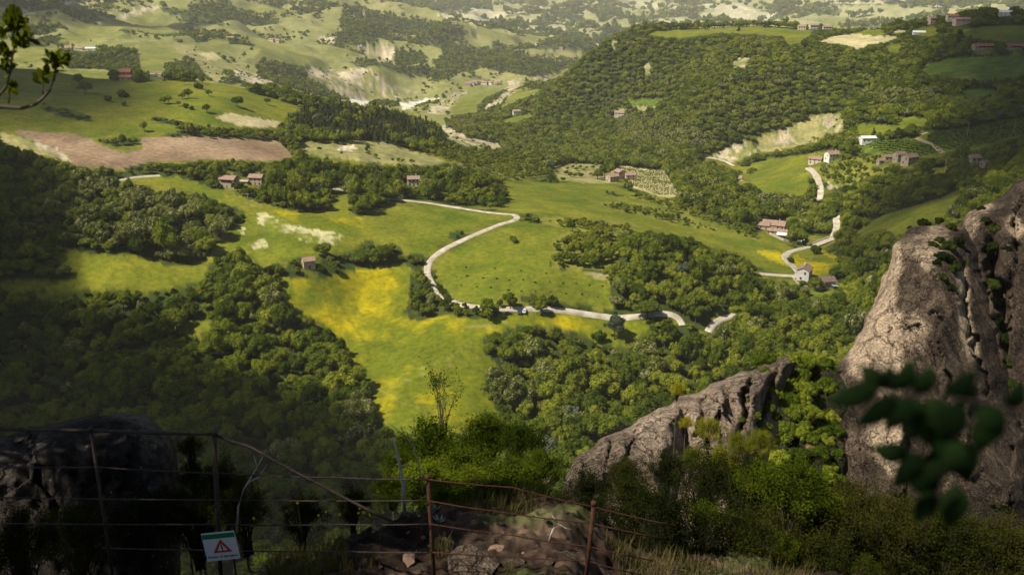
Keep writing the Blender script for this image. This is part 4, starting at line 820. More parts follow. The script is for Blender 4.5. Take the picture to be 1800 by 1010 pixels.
def car_meshes():
    mb = MB(); n = len(prof); V = []
    for yy in (-.86, .86): V += [(x, yy * (.84 if z > 1.2 else 1), z) for x, z in prof]
    Q = [(i, i + 1, n + i + 1, n + i) for i in range(n - 1)] + [(n - 1, 0, n, 2 * n - 1)]; mb.add(V, Q); 
    me = bpy.data.meshes.new('body'); bm = bmesh.new(); vv = [bm.verts.new(v) for v in V]
    for q in Q: bm.faces.new([vv[i] for i in q])
    bm.faces.new(vv[:n][::-1]); bm.faces.new(vv[n:]); bmesh.ops.recalc_face_normals(bm, faces=bm.faces); bm.to_mesh(me); bm.free()
    ws = MB(); ws.add([(-1.17, -.70, 1.03), (-1.17, .70, 1.03), (-.79, .64, 1.39), (-.79, -.64, 1.39)], [(0, 3, 2, 1)]); V2 = np.array(ws.V[0]) + [-.02, 0, .02]
    w1 = mesh_np('windscreen', V2, [(0, 3, 2, 1)]); w2 = mesh_np('rear_window', np.array([(1.02, -.64, 1.43), (1.02, .64, 1.43), (1.70, .68, 1.10), (1.70, -.68, 1.10)]) + [.02, 0, .02], [(0, 3, 2, 1)])
    sides = [mesh_np('side_window', np.array([(-1.0, s * .875, 1.02), (1.45, s * .875, 1.06), (.95, s * .76, 1.38), (-.7, s * .76, 1.36)]), [(0, 1, 2, 3) if s < 0 else (0, 3, 2, 1)]) for s in (-1, 1)]
    t = MB(); t.tube([(0, -.1, 0), (0, .1, 0)], .31, 14); r_ = MB(); r_.tube([(0, -.115, 0), (0, .115, 0)], .19, 10)
    hl = MB(); hl.box(-2.12, -1.98, -.18, .18, .68, .82)
    return me, w1, w2, sides, t.mesh('tyre'), r_.mesh('rim'), hl.mesh('headlight')
CM = car_meshes()
def car(px, py, yaw, col, label):
    x, y, z = ray_ground(px, py); e = empty('parked_car', (x, y, z + .12), radians(yaw)); tag(e, label, 'car')
    b = CM[0].copy(); b.materials.clear(); obj('body', b, col, e)
    for nm_, me_ in (('windscreen', CM[1]), ('rear_window', CM[2]), ('side_window', CM[3][0]), ('side_window', CM[3][1])): obj(nm_, me_, M['carglass'], e)
    for a in (-1.3, 1.3):
        for s in (-.78, .78): w_ = obj('wheel', CM[4], M['tyre'], e, (a, s, .31)); obj('rim', CM[5], M['rim'], w_)
    for s in (-.6, .6): obj('headlight', CM[6], M['lamp'], e, (0, s, 0))
P_ = {k: paint(k + '_paint', c) for k, c in (('silver', (.62, .63, .64)), ('navy', (.03, .05, .09)), ('black', (.012, .012, .014)), ('white', (.75, .75, .74)))}
car(922, 549, 80, P_['silver'], 'silver car parked in the sun at the roadside by the meadow'); car(913, 550, 84, P_['navy'], 'dark blue car parked next to the silver car'); car(891, 553, 15, P_['black'], 'black car parked in the shade of the roadside tree')
car(1417, 424, 30, P_['white'], 'white car parked beside the inn near the bridge'); car(1409, 427, 40, P_['white'], 'second white car at the inn, beside the dark conifer')
# ------------------------------------------------------------------ power poles
def pole(px, py, h, label):
    x, y, z = ray_ground(px, py); e = empty('power_pole', (x, y, z)); tag(e, label, 'pole', 'power poles'); mb = MB(); mb.tube([(0, 0, -.5), (0, 0, h)], [.16, .11], 8); obj('shaft', mb.mesh('shaft'), M['deadwood'], e); mb = MB(); mb.box(-.8, .8, -.06, .06, h - .5, h - .36); obj('crossarm', mb.mesh('crossarm'), M['deadwood'], e)
    for s in (-.7, 0, .7): mb = MB(); mb.tube([(s, 0, h - .36), (s, 0, h - .15)], .05, 6); obj('insulator', mb.mesh('insulator'), M['sheet'], e)
for a in ((437, 366, 9, 'wooden power pole standing in the flowering meadow'), (467, 415, 8, 'wooden power pole beside the white flower patch'), (1495, 228, 9, 'pale power pole on the bushy slope above the white shed'), (1700, 240, 10, 'power pole in the shaded vineyard'), (1782, 234, 10, 'power pole at the dark end of the shaded vineyard'), (1660, 306, 10, 'power pole below the shaded hamlet'), (1597, 332, 10, 'power pole in the scrub above the sloping green field'), (1424, 472, 7, 'dark power pole by the yellow field behind the white gabled house')): pole(*a)

# ------------------------------------------------------------------ single trees in the open
def solo_tree(px, py, h, k, label, group=None, sq=1.0, cat='tree'):
    x, y, z = ray_ground(px, py); tree(k, x, y, z, h / TREE_H[k] / sq, label, group, rr_, cat, squash=sq)
UP = 'scattered trees of the upper meadow'
for a in ((150, 165, 12, 'oak', 'big dark oak alone in the shaded upper meadow'), (139, 150, 10, 'oak', 'dark tree just behind the big oak of the upper meadow'), (417, 188, 10, 'oak', 'round lone oak casting its shadow on the sunny meadow slope'), (469, 184, 7, 'ash', 'small round tree between the lone oak and the tree belt'), (364, 199, 8, 'ash', 'light spreading tree above the tan strip field'), (367, 169, 6, 'ash', 'thin young tree on the sunny meadow slope'), (331, 173, 8, 'oak', 'tallest tree of the clump in the sunny upper meadow'), (321, 174, 6, 'oak', 'second tree of the clump in the sunny upper meadow'), (289, 183, 6, 'oak', 'left tree of the small clump with a hedge tail'), (297, 182, 7, 'ash', 'right tree of the small clump with a hedge tail'), (314, 187, 5, 'ash', 'small tree at the start of the hedge tail'), (326, 190, 4, 'shrub', 'bush in the middle of the hedge tail'), (336, 193, 3.5, 'shrub', 'bush at the end of the hedge tail'), (348, 156, 6, 'shrub', 'wide bush below the crest cottages'), (356, 148, 8, 'ash', 'small tree at the end of the crest hedge'), (324, 149, 7, 'ash', 'round tree by the crest cottages'), (189, 178, 5, 'shrub', 'dark round bush in the upper meadow'), (216, 172, 8, 'ash', 'slender tree in the patch of meadow bushes'), (212, 170, 4.5, 'shrub', 'left bush of the patch of meadow bushes'), (221, 171, 4.5, 'shrub', 'right bush of the patch of meadow bushes'), (217, 186, 4, 'shrub', 'small lone bush below the meadow bushes'), (370, 243, 5, 'oak', 'small dark tree at the upper edge of the ploughed field'), (254, 232, 8, 'ash', 'rounded tree between meadow and ploughed field'), (201, 146, 7, 'grey', 'pale grey tree beside the red-roofed crest house'), (241, 146, 5, 'shrub', 'dark bush at the corner of the red-roofed crest house')):
    solo_tree(*a, group=UP, cat='shrub' if a[3] == 'shrub' else 'tree')
for a in ((303 + 600, 425, 4, 'shrub', 'lone dark bush in the green field inside the road bend'), (952, 552, 7.5, 'ash', 'small tree on the road verge casting a shadow by the parked cars'), (1080, 596, 13, 'grey', 'tall feathery poplar beside the meadow road'), (1052, 597, 5, 'shrub', 'dark bush next to the feathery poplar'), (567, 452, 9, 'oak', 'big dark round tree behind the pink stone hut'), (648, 459, 7, 'ash', 'leafy tree in the hedge above the yellow meadow'), (674, 465, 11, 'oak', 'tall dark tree in the hedge above the yellow meadow'), (858, 560, 12, 'young', 'large yellow-green tree shading the parked black car'), (897, 543, 9.5, 'young', 'yellow-green tree standing behind the parked black car'), (970, 540, 6.5, 'oak', 'dark round bush tree above the meadow road'), (942, 541, 6, 'ash', 'tree with white blossom beside the meadow road'), (1415, 430, 9, 'pine', 'dark conical conifer between the inn and the bridge'), (1434, 447, 6, 'shrub', 'round bush just below the bridge'), (1432, 512, 8, 'oak', 'dark tree between the white gabled house and the stone barn'), (1412, 503, 3.5, 'shrub', 'bush in the garden of the white gabled house'), (1389, 461, 3.2, 'shrub', 'dark bush in the bend of the winding road'), (1063, 313, 12, 'oak', 'tallest of the big oaks behind the vineyard farmhouse'), (1050, 315, 9, 'oak', 'big oak at the orchard side of the farmhouse'), (1099, 323, 5.5, 'young', 'yellow-green bush in front of the farm barn'), (1072, 308, 10, 'ash', 'broad tree behind the farmhouse roof'), (418, 336, 6.5, 'oak', 'dark round bush leaning on the lone stone house'), (764, 670, 2.2, 'shrub', 'tiny dark bush in the middle of the yellow meadow'), (1298, 55, 11, 'pine', 'slim dark cypress on the ridge'), (1343, 48, 11, 'pine', 'first of a pair of cypresses on the ridge'), (1351, 48, 12, 'pine', 'second of a pair of cypresses on the ridge'), (1498, 41, 9, 'oak', 'round dark tree alone on the ridge meadow'), (1560, 33, 9, 'oak', 'small dark tree at the far edge of the ridge meadow'), (1224, 53, 8, 'ash', 'bushy tree on the ridge skyline'), (1240, 53, 9, 'ash', 'bigger bushy tree on the ridge skyline'), (1535, 240, 9, 'pine', 'narrow dark cypress behind the white shed'), (1600, 242, 11, 'oak', 'largest dark tree by the vineyard lane'), (1563, 246, 8, 'oak', 'dark tree left of the vineyard lane'), (1580, 244, 9, 'oak', 'dark tree in the row beside the white shed')):
    solo_tree(*a, cat='shrub' if a[3] == 'shrub' else 'tree')
ORCH = [(983, 297), (997, 299), (1007, 296), (1013, 300), (1020, 297), (1026, 301), (1042, 297), (1048, 293), (1003, 311), (1010, 312), (1017, 309), (1022, 312), (989, 319), (1038, 309), (995, 308), (1031, 298), (1013, 291), (978, 305)]
for p_ in ORCH: solo_tree(*p_, rr_.uniform(3.2, 4.6), 'oak', 'small dark fruit tree in the striped orchard by the farm', 'fruit trees of the orchard')
for (ax, ay), (bx2, by2), n in (((800, 486), (1062, 503), 12), ((812, 504), (1050, 520), 10), ((820, 470), (960, 480), 4)):
    for t in range(n):
        f = t / (n - 1); solo_tree(ax + (bx2 - ax) * f + rr_.uniform(-3, 3), ay + (by2 - ay) * f + rr_.uniform(-2, 2), rr_.uniform(.6, 1.1), 'shrub', 'small dark sapling planted in rows in the road-bend field', 'saplings of the road-bend field', cat='sapling')
# vine rows
def vines(name, label, poly, ang, rowgap, step, h, k='shrub'):
    Pw = np.array([ray_ground(*p)[:2] for p in poly]); c = Pw.mean(0); ca_, sa_ = cos(radians(ang)), sin(radians(ang)); ext = np.abs(Pw - c).max() * 1.5; out_ = []
    for u in np.arange(-ext, ext, rowgap):
        for v in np.arange(-ext, ext, step): out_.append((c[0] + u * ca_ - v * sa_ + RNG.normal() * .25, c[1] + u * sa_ + v * ca_ + RNG.normal() * .25))
    Q = np.array(out_); ins = np.zeros(len(Q), bool)
    for (ax, ay), (bx2, by2) in zip(Pw, np.roll(Pw, -1, 0)):
        cnd = (ay > Q[:, 1]) != (by2 > Q[:, 1]); ins ^= cnd & (Q[:, 0] < (bx2 - ax) * (Q[:, 1] - ay) / (by2 - ay + 1e-9) + ax)
    Q = Q[ins]; global tops
    keep_ = tops; tops = np.column_stack([Q, ground_z(Q[:, 0], Q[:, 1]), RNG.uniform(.8, 1.2, len(Q)) * h / TREE_H[k], np.zeros(len(Q))])
    forest(name, label, np.arange(len(Q)), 2, k); tops = keep_
vines('vineyard', 'rows of small vines on the pale field beside the farm', [(1090, 293), (1130, 299), (1164, 299), (1188, 335), (1188, 343), (1160, 343), (1112, 327)], 35, 4.2, 2.8, .85)
vines('vineyard', 'green vine rows on the shaded slope beside the white shed', [(1513, 255), (1567, 248), (1610, 247), (1645, 258), (1655, 268), (1617, 275), (1567, 278)], 15, 3.4, 2.4, 1.3)
vines('vineyard', 'green vine rows on the dark slope beyond the dirt track', [(1640, 232), (1700, 226), (1800, 207), (1820, 230), (1747, 251), (1693, 261), (1662, 265), (1625, 245)], 15, 3.8, 2.6, 1.3)
# ------------------------------------------------------------------ rock bodies: outline from the photograph, own distance, thickness and relief
def rock_mat(name, dark, mid, pale, streak=1.0):
    m, nt, N, L, o = mat(name); tc = N.new('ShaderNodeTexCoord'); g = tc.outputs['Object']
    mp = N.new('ShaderNodeMapping'); L.new(g, mp.inputs['Vector']); mp.inputs['Scale'].default_value = (1.0, 1.0, .28)
    n1 = noise_col(nt, mp.outputs[0], .22, 7, .62, .6); n2 = noise_col(nt, g, 1.6, 6, .7); n3 = noise_col(nt, g, 4.5, 9, .75); vo = N.new('ShaderNodeTexVoronoi'); vo.inputs['Scale'].default_value = 5.5; L.new(g, vo.inputs['Vector'])
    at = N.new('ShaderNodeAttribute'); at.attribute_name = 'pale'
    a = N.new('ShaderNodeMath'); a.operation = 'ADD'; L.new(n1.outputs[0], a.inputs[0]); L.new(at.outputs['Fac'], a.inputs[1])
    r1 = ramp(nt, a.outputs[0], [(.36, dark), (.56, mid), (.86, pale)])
    r2 = ramp(nt, n2.outputs[0], [(.3, (.5, .5, .5)), (.68, (1.35, 1.33, 1.3))]); c = mixc(nt, 1.0, r1.outputs[0], r2.outputs[0], 'MULTIPLY')
    r3 = ramp(nt, vo.outputs['Distance'], [(.06, (1, 1, 1)), (.2, (0, 0, 0))]); m3 = N.new('ShaderNodeMath'); m3.operation = 'MULTIPLY'; L.new(r3.outputs[0], m3.inputs[0]); m3.inputs[1].default_value = .55
    n5 = noise_col(nt, g, 5.0, 9, .72); r5 = ramp(nt, n5.outputs[0], [(.40, (.45, .44, .43)), (.52, (1, 1, 1)), (.64, (1.5, 1.46, 1.4))]); c = mixc(nt, 1.0, c, r5.outputs[0], 'MULTIPLY')
    c = mixc(nt, m3.outputs[0], c, tuple(min(v * 1.25, .7) for v in pale))
    nd = noise_col(nt, g, .5, 5, .6); va = N.new('ShaderNodeVectorMath'); va.operation = 'MULTIPLY_ADD'; L.new(nd.outputs['Color'], va.inputs[0]); va.inputs[1].default_value = (1.6, 1.6, 1.6); mp2 = N.new('ShaderNodeMapping'); mp2.inputs['Scale'].default_value = (.42, .42, .17); mp2.inputs['Rotation'].default_value = (.25, .35, 0); L.new(g, mp2.inputs['Vector']); L.new(mp2.outputs[0], va.inputs[2])
    v2 = N.new('ShaderNodeTexVoronoi'); v2.feature = 'DISTANCE_TO_EDGE'; v2.inputs['Scale'].default_value = 1.0; L.new(va.outputs[0], v2.inputs['Vector']); rl = ramp(nt, v2.outputs['Distance'], [(.0, (.18, .17, .16)), (.035, (1, 1, 1))]); c = mixc(nt, .8, c, rl.outputs[0], 'MULTIPLY')
    p = N.new('ShaderNodeBsdfPrincipled'); p.inputs['Roughness'].default_value = .92; p.inputs['Specular IOR Level'].default_value = .15; L.new(c, p.inputs['Base Color'])
    hh = N.new('ShaderNodeMath'); hh.operation = 'ADD'; h0 = N.new('ShaderNodeMath'); h0.operation = 'MULTIPLY_ADD'; L.new(rl.outputs[0], h0.inputs[0]); h0.inputs[1].default_value = .6; L.new(n2.outputs[0], h0.inputs[2]); L.new(h0.outputs[0], hh.inputs[0]); L.new(n3.outputs[0], hh.inputs[1])
    L.new(bump(nt, hh.outputs[0], 1.0, .4), p.inputs['Normal']); L.new(p.outputs[0], o.inputs['Surface']); return m
M['cliff'] = rock_mat('cliff_rock', (.034, .025, .019), (.112, .083, .060), (.54, .42, .30)); M['shaded_domerock'] = rock_mat('shaded_dome_rock', (.018, .015, .013), (.045, .037, .031), (.30, .26, .22)); M['slab'] = rock_mat('slab_rock', (.125, .096, .073), (.32, .245, .185), (.54, .43, .33)); M['earth'] = rock_mat('earthy_slope', (.018, .022, .008), (.040, .042, .016), (.26, .17, .10))  # dome rock is darker than the cliff: shade put into its colour
def seg_dist(X, Y, P):
    D = np.full(X.shape, 1e9); NX = np.zeros(X.shape); NY = np.zeros(X.shape); ins = np.zeros(X.shape, bool)
    for (ax, ay), (bx, by) in zip(P, np.roll(P, -1, 0)):
        t = np.clip(((X - ax) * (bx - ax) + (Y - ay) * (by - ay)) / ((bx - ax) ** 2 + (by - ay) ** 2 + 1e-9), 0, 1); qx, qy = ax + t * (bx - ax), ay + t * (by - ay)
        d = np.hypot(X - qx, Y - qy); k = d < D; D = np.where(k, d, D); NX = np.where(k, qx, NX); NY = np.where(k, qy, NY)
        if ay != by: c = (ay > Y) != (by > Y); ins ^= c & (X < (bx - ax) * (Y - ay) / (by - ay) + ax)
    return D, NX, NY, ins
def rough_poly(pts, amp, seed, step=8):
    out_ = []
    for (ax, ay), (bx, by) in zip(pts, pts[1:] + pts[:1]):
        n = max(1, int(math.hypot(bx - ax, by - ay) / step))
        for t in range(n): out_.append((ax + (bx - ax) * t / n, ay + (by - ay) * t / n))
    P = np.array(out_); q = P.copy(); q[:, 0] += fbm(P[:, 0] / 26, P[:, 1] / 26, 4, seed) * amp; q[:, 1] += fbm(P[:, 0] / 26 + 50, P[:, 1] / 26, 4, seed + 7) * amp; return q
ROCKS = {}
def rock_body(name, label, pts, Yf, thick, Wpx, sp, material, seed=1, rough=5, relief=1.0, cracks=(), pale_polys=(), flute=0.0, cat='rock', fold=None):
    P = rough_poly(pts, rough, seed); x0, y0 = P.min(0) - sp * 2; x1, y1 = P.max(0) + sp * 2
    X, Y = np.meshgrid(np.arange(x0, x1, sp), np.arange(y0, y1, sp)); D, NX, NY, ins = seg_dist(X, Y, P)
    cell_in = ins[:-1, :-1] | ins[1:, :-1] | ins[:-1, 1:] | ins[1:, 1:]
    PX = np.where(ins, X, NX); PY = np.where(ins, Y, NY); t = np.where(ins, np.clip(D / Wpx, 0, 1), 0); prof = np.sqrt(np.clip(1 - (1 - t) ** 2, 0, 1))
    Yb = Yf(PX, PY); mpp = Yb / F_PX; wx, wz = PX * mpp, PY * mpp                      # rough metres across the face
    rel = (fbm(wx / 7, wz / 9, 5, seed + 3) * 1.5 + np.abs(fbm(wx / 2.6, wz / 5.5, 4, seed + 5)) * -1.0 + fbm(wx / .9, wz / 1.3, 4, seed + 9) * .38 - np.abs(fbm(wx / 1.6 + wz / 4, wz / 6, 3, seed + 13)) * .55) * relief
    rgf = np.random.default_rng(seed + 77); ns2 = 90; sx = rgf.uniform(x0, x1, ns2); sy = rgf.uniform(y0, y1, ns2); gx = rgf.normal(size=ns2) * .020; gy = rgf.normal(size=ns2) * .008; hh = rgf.normal(size=ns2) * .22
    QX = PX + fbm(PX / 40, PY / 40, 4, seed + 31) * 26; QY = PY + fbm(PX / 40 + 9, PY / 40, 4, seed + 33) * 26; best = np.full(X.shape, 1e9); fac = np.zeros(X.shape)
    for q_ in range(ns2):                               # angular facets: the nearest block decides the plane
        d_ = ((QX - sx[q_]) * 1.7) ** 2 + ((QY - sy[q_]) * .75) ** 2; k_ = d_ < best; best = np.where(k_, d_, best); fac = np.where(k_, hh[q_] + gx[q_] * np.clip(QX - sx[q_], -60, 60) + gy[q_] * np.clip(QY - sy[q_], -60, 60), fac)
    rel += fac * relief * 1.1
    if flute: rel += -np.abs(fbm(wx / 3.2 + wz * .12, wz / 30, 3, seed + 11)) * flute
    CX = PX + fbm(PX / 22, PY / 22, 4, seed + 21) * 14; CY = PY + fbm(PX / 22, PY / 22, 4, seed + 25) * 14; wv = .45 + 1.1 * vnoise(PX / 30, PY / 30, seed + 29)
    for line, dep, wid in cracks:
        Dc = np.full(X.shape, 1e9); En = np.ones(X.shape); ns_ = len(line) - 1
        for q_, ((ax, ay), (bx, by)) in enumerate(zip(line[:-1], line[1:])):
            tt = np.clip(((CX - ax) * (bx - ax) + (CY - ay) * (by - ay)) / ((bx - ax) ** 2 + (by - ay) ** 2), 0, 1); dd_ = np.hypot(CX - ax - tt * (bx - ax), CY - ay - tt * (by - ay)); k_ = dd_ < Dc
            Dc = np.where(k_, dd_, Dc); f_ = (q_ + tt) / ns_; En = np.where(k_, np.sin(np.clip(f_, 0, 1) * np.pi) ** .6, En)
        rel -= dep * En * np.exp(-(Dc / (wid * wv * .7)) ** 2)
    if fold is not None: rel = rel + fold(PX, PY)
    w = np.minimum(1, t * 4); front = Yb - thick * prof - rel * w; back = Yb + thick * .55 * prof + rel * .3 * w
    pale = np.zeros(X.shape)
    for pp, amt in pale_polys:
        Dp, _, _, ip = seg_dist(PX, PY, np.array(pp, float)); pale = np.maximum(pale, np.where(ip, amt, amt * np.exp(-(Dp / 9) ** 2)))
    a, b, c = pix_dir(PX, PY)
    def pts3(YY): k = YY / b; return np.stack([a * k, YY, CAM_Z + c * k], -1)
    Vf, Vb = pts3(front).reshape(-1, 3), pts3(back).reshape(-1, 3); h, w_ = X.shape; idx = np.arange(h * w_).reshape(h, w_); n0 = h * w_
    bidx = np.where(ins, idx + n0, idx)                                                # rim vertices are shared by front and back
    q = np.stack([idx[:-1, :-1], idx[1:, :-1], idx[1:, 1:], idx[:-1, 1:]], -1)[cell_in]; qb = np.stack([bidx[:-1, :-1], bidx[:-1, 1:], bidx[1:, 1:], bidx[1:, :-1]], -1)[cell_in]
    V = np.concatenate([Vf, Vb]); F = np.concatenate([q, qb]); use = np.zeros(len(V), bool); use[F.ravel()] = True; mp_ = np.cumsum(use) - 1; me = mesh_np(name, V[use], mp_[F], True)
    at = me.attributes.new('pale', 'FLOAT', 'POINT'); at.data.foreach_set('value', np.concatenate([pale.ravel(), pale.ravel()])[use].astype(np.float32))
    o = tag(obj(name, me, material), label, cat); ROCKS[label] = (X, Y, front, ins)
    def depth(px, py): i = int(np.clip((py - y0) / sp, 0, h - 1)); j = int(np.clip((px - x0) / sp, 0, w_ - 1)); return float(front[i, j])
    o_depth = depth; return o, o_depth
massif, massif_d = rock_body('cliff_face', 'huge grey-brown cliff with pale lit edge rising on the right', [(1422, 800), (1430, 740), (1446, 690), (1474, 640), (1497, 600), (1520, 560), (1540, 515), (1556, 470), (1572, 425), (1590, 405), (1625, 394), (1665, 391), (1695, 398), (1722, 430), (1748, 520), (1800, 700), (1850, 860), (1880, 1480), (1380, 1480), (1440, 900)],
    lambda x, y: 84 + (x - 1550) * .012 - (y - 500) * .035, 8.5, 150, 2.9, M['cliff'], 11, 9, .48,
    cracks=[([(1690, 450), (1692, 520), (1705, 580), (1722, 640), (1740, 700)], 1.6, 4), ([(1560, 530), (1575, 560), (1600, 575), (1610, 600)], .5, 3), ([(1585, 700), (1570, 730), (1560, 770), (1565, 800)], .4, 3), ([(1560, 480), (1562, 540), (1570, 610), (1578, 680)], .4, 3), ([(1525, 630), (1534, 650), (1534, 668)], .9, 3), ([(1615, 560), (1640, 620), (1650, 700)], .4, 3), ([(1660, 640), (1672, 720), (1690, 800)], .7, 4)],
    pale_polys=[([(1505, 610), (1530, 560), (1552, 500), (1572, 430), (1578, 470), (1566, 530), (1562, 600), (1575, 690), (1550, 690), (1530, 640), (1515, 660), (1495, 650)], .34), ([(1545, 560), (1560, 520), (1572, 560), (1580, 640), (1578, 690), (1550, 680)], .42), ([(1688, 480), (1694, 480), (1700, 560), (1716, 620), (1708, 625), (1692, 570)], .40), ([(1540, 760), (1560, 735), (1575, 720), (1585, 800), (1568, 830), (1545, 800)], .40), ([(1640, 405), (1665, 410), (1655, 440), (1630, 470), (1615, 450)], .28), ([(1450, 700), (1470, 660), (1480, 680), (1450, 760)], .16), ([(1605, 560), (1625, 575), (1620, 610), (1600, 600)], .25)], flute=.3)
massif2, massif2_d = rock_body('cliff_face', 'taller dark cliff wall standing behind the pale-edged cliff', [(1684, 412), (1690, 385), (1702, 372), (1718, 362), (1740, 355), (1760, 345), (1780, 325), (1795, 312), (1840, 290), (1900, 270), (2040, 262), (2060, 1480), (1700, 1480), (1690, 700), (1680, 500)],
    lambda x, y: 90 + (x - 1700) * .01 - (y - 500) * .03, 10.0, 140, 4.2, M['cliff'], 23, 5, .55,
    cracks=[([(1742, 390), (1746, 470), (1760, 560), (1775, 650)], 5.0, 14), ([(1790, 340), (1786, 420), (1795, 480)], 2.4, 6), ([(1785, 470), (1770, 560), (1780, 660)], 1.6, 5), ([(1735, 660), (1750, 760), (1770, 880)], 1.6, 5)],
    pale_polys=[([(1782, 380), (1795, 405), (1785, 412), (1779, 395)], .45), ([(1716, 362), (1735, 358), (1730, 366)], .4), ([(1733, 690), (1750, 720), (1770, 790), (1772, 830), (1755, 780)], .38), ([(1702, 372), (1716, 376), (1712, 400), (1700, 430)], .2)], flute=.5)
slope, slope_d = rock_body('bushy_slope', 'steep earthy gully overgrown with bushes between slabs and cliff', [(1330, 720), (1352, 690), (1378, 660), (1400, 640), (1430, 640), (1470, 650), (1500, 690), (1490, 800), (1480, 900), (1470, 1480), (1250, 1480), (1280, 900)], lambda x, y: 72 - (y - 700) * .05, 3.0, 60, 5, M['earth'], 31, 8, .8, pale_polys=[([(1425, 715), (1441, 712), (1436, 760), (1424, 785)], .5)], cat='slope')
slabB, slabB_d = rock_body('rock_slab', 'broad tilted rock slab with bushes growing in its cracks', [(1184, 716), (1198, 700), (1225, 690), (1262, 668), (1300, 652), (1335, 645), (1362, 634), (1385, 622), (1404, 620), (1402, 640), (1385, 665), (1372, 690), (1366, 720), (1372, 760), (1350, 800), (1340, 860), (1300, 1480), (1130, 1480), (1150, 860), (1190, 800)],
    lambda x, y: 52 + (x - 1250) * .012 - (y - 700) * .03, 4.0, 60, 2.8, M['slab'], 41, 8, .36, cracks=[([(1325, 650), (1310, 700), (1300, 780)], 1.6, 6), ([(1372, 640), (1345, 690), (1335, 740), (1345, 800)], 1.6, 7), ([(1250, 690), (1235, 730), (1225, 790)], .8, 5), ([(1280, 670), (1268, 720), (1262, 790)], .6, 4)], pale_polys=[([(1200, 705), (1300, 655), (1320, 670), (1260, 720), (1220, 760)], .14)], flute=.3)
slabA, slabA_d = rock_body('rock_slab', 'pointed tilted rock slab leaning against the broad slab', [(1005, 804), (1040, 785), (1075, 764), (1110, 748), (1150, 722), (1184, 706), (1196, 708), (1206, 740), (1208, 780), (1206, 820), (1200, 880), (1130, 1480), (960, 1480), (990, 860)],
    lambda x, y: 47 + (x - 1100) * .012 - (y - 760) * .03, 3.2, 45, 2.8, M['slab'], 47, 8, .34, cracks=[([(1085, 760), (1075, 790), (1060, 830)], .8, 4), ([(1120, 745), (1105, 790), (1095, 830)], .5, 4)], pale_polys=[([(1110, 752), (1184, 710), (1180, 770), (1140, 800)], .16)], flute=.25)
tip, tip_d = rock_body('rock_slab', 'small low rock tip at the foot of the pointed slab', [(930, 856), (950, 842), (972, 834), (986, 826), (984, 842), (966, 856), (960, 900), (920, 900)], lambda x, y: 36 + 0 * x, 1.2, 16, 2.2, M['slab'], 53, 2, .3, pale_polys=[([(940, 850), (985, 828), (975, 850)], .15)])
dome, dome_d = rock_body('rock_dome', 'dark rounded rock dome behind the fence', [(-80, 790), (-20, 770), (60, 750), (120, 738), (180, 730), (225, 724), (258, 728), (280, 744), (300, 766), (312, 800), (318, 850), (318, 930), (330, 1480), (-120, 1480)], lambda x, y: 17 - (y - 800) * .006, 1.7, 90, 4.0, M['shaded_domerock'], 61, 5, .17, pale_polys=[([(200, 728), (262, 727), (300, 758), (260, 742)], .2), ([(255, 760), (300, 760), (292, 850), (262, 860)], .10)], flute=.14)
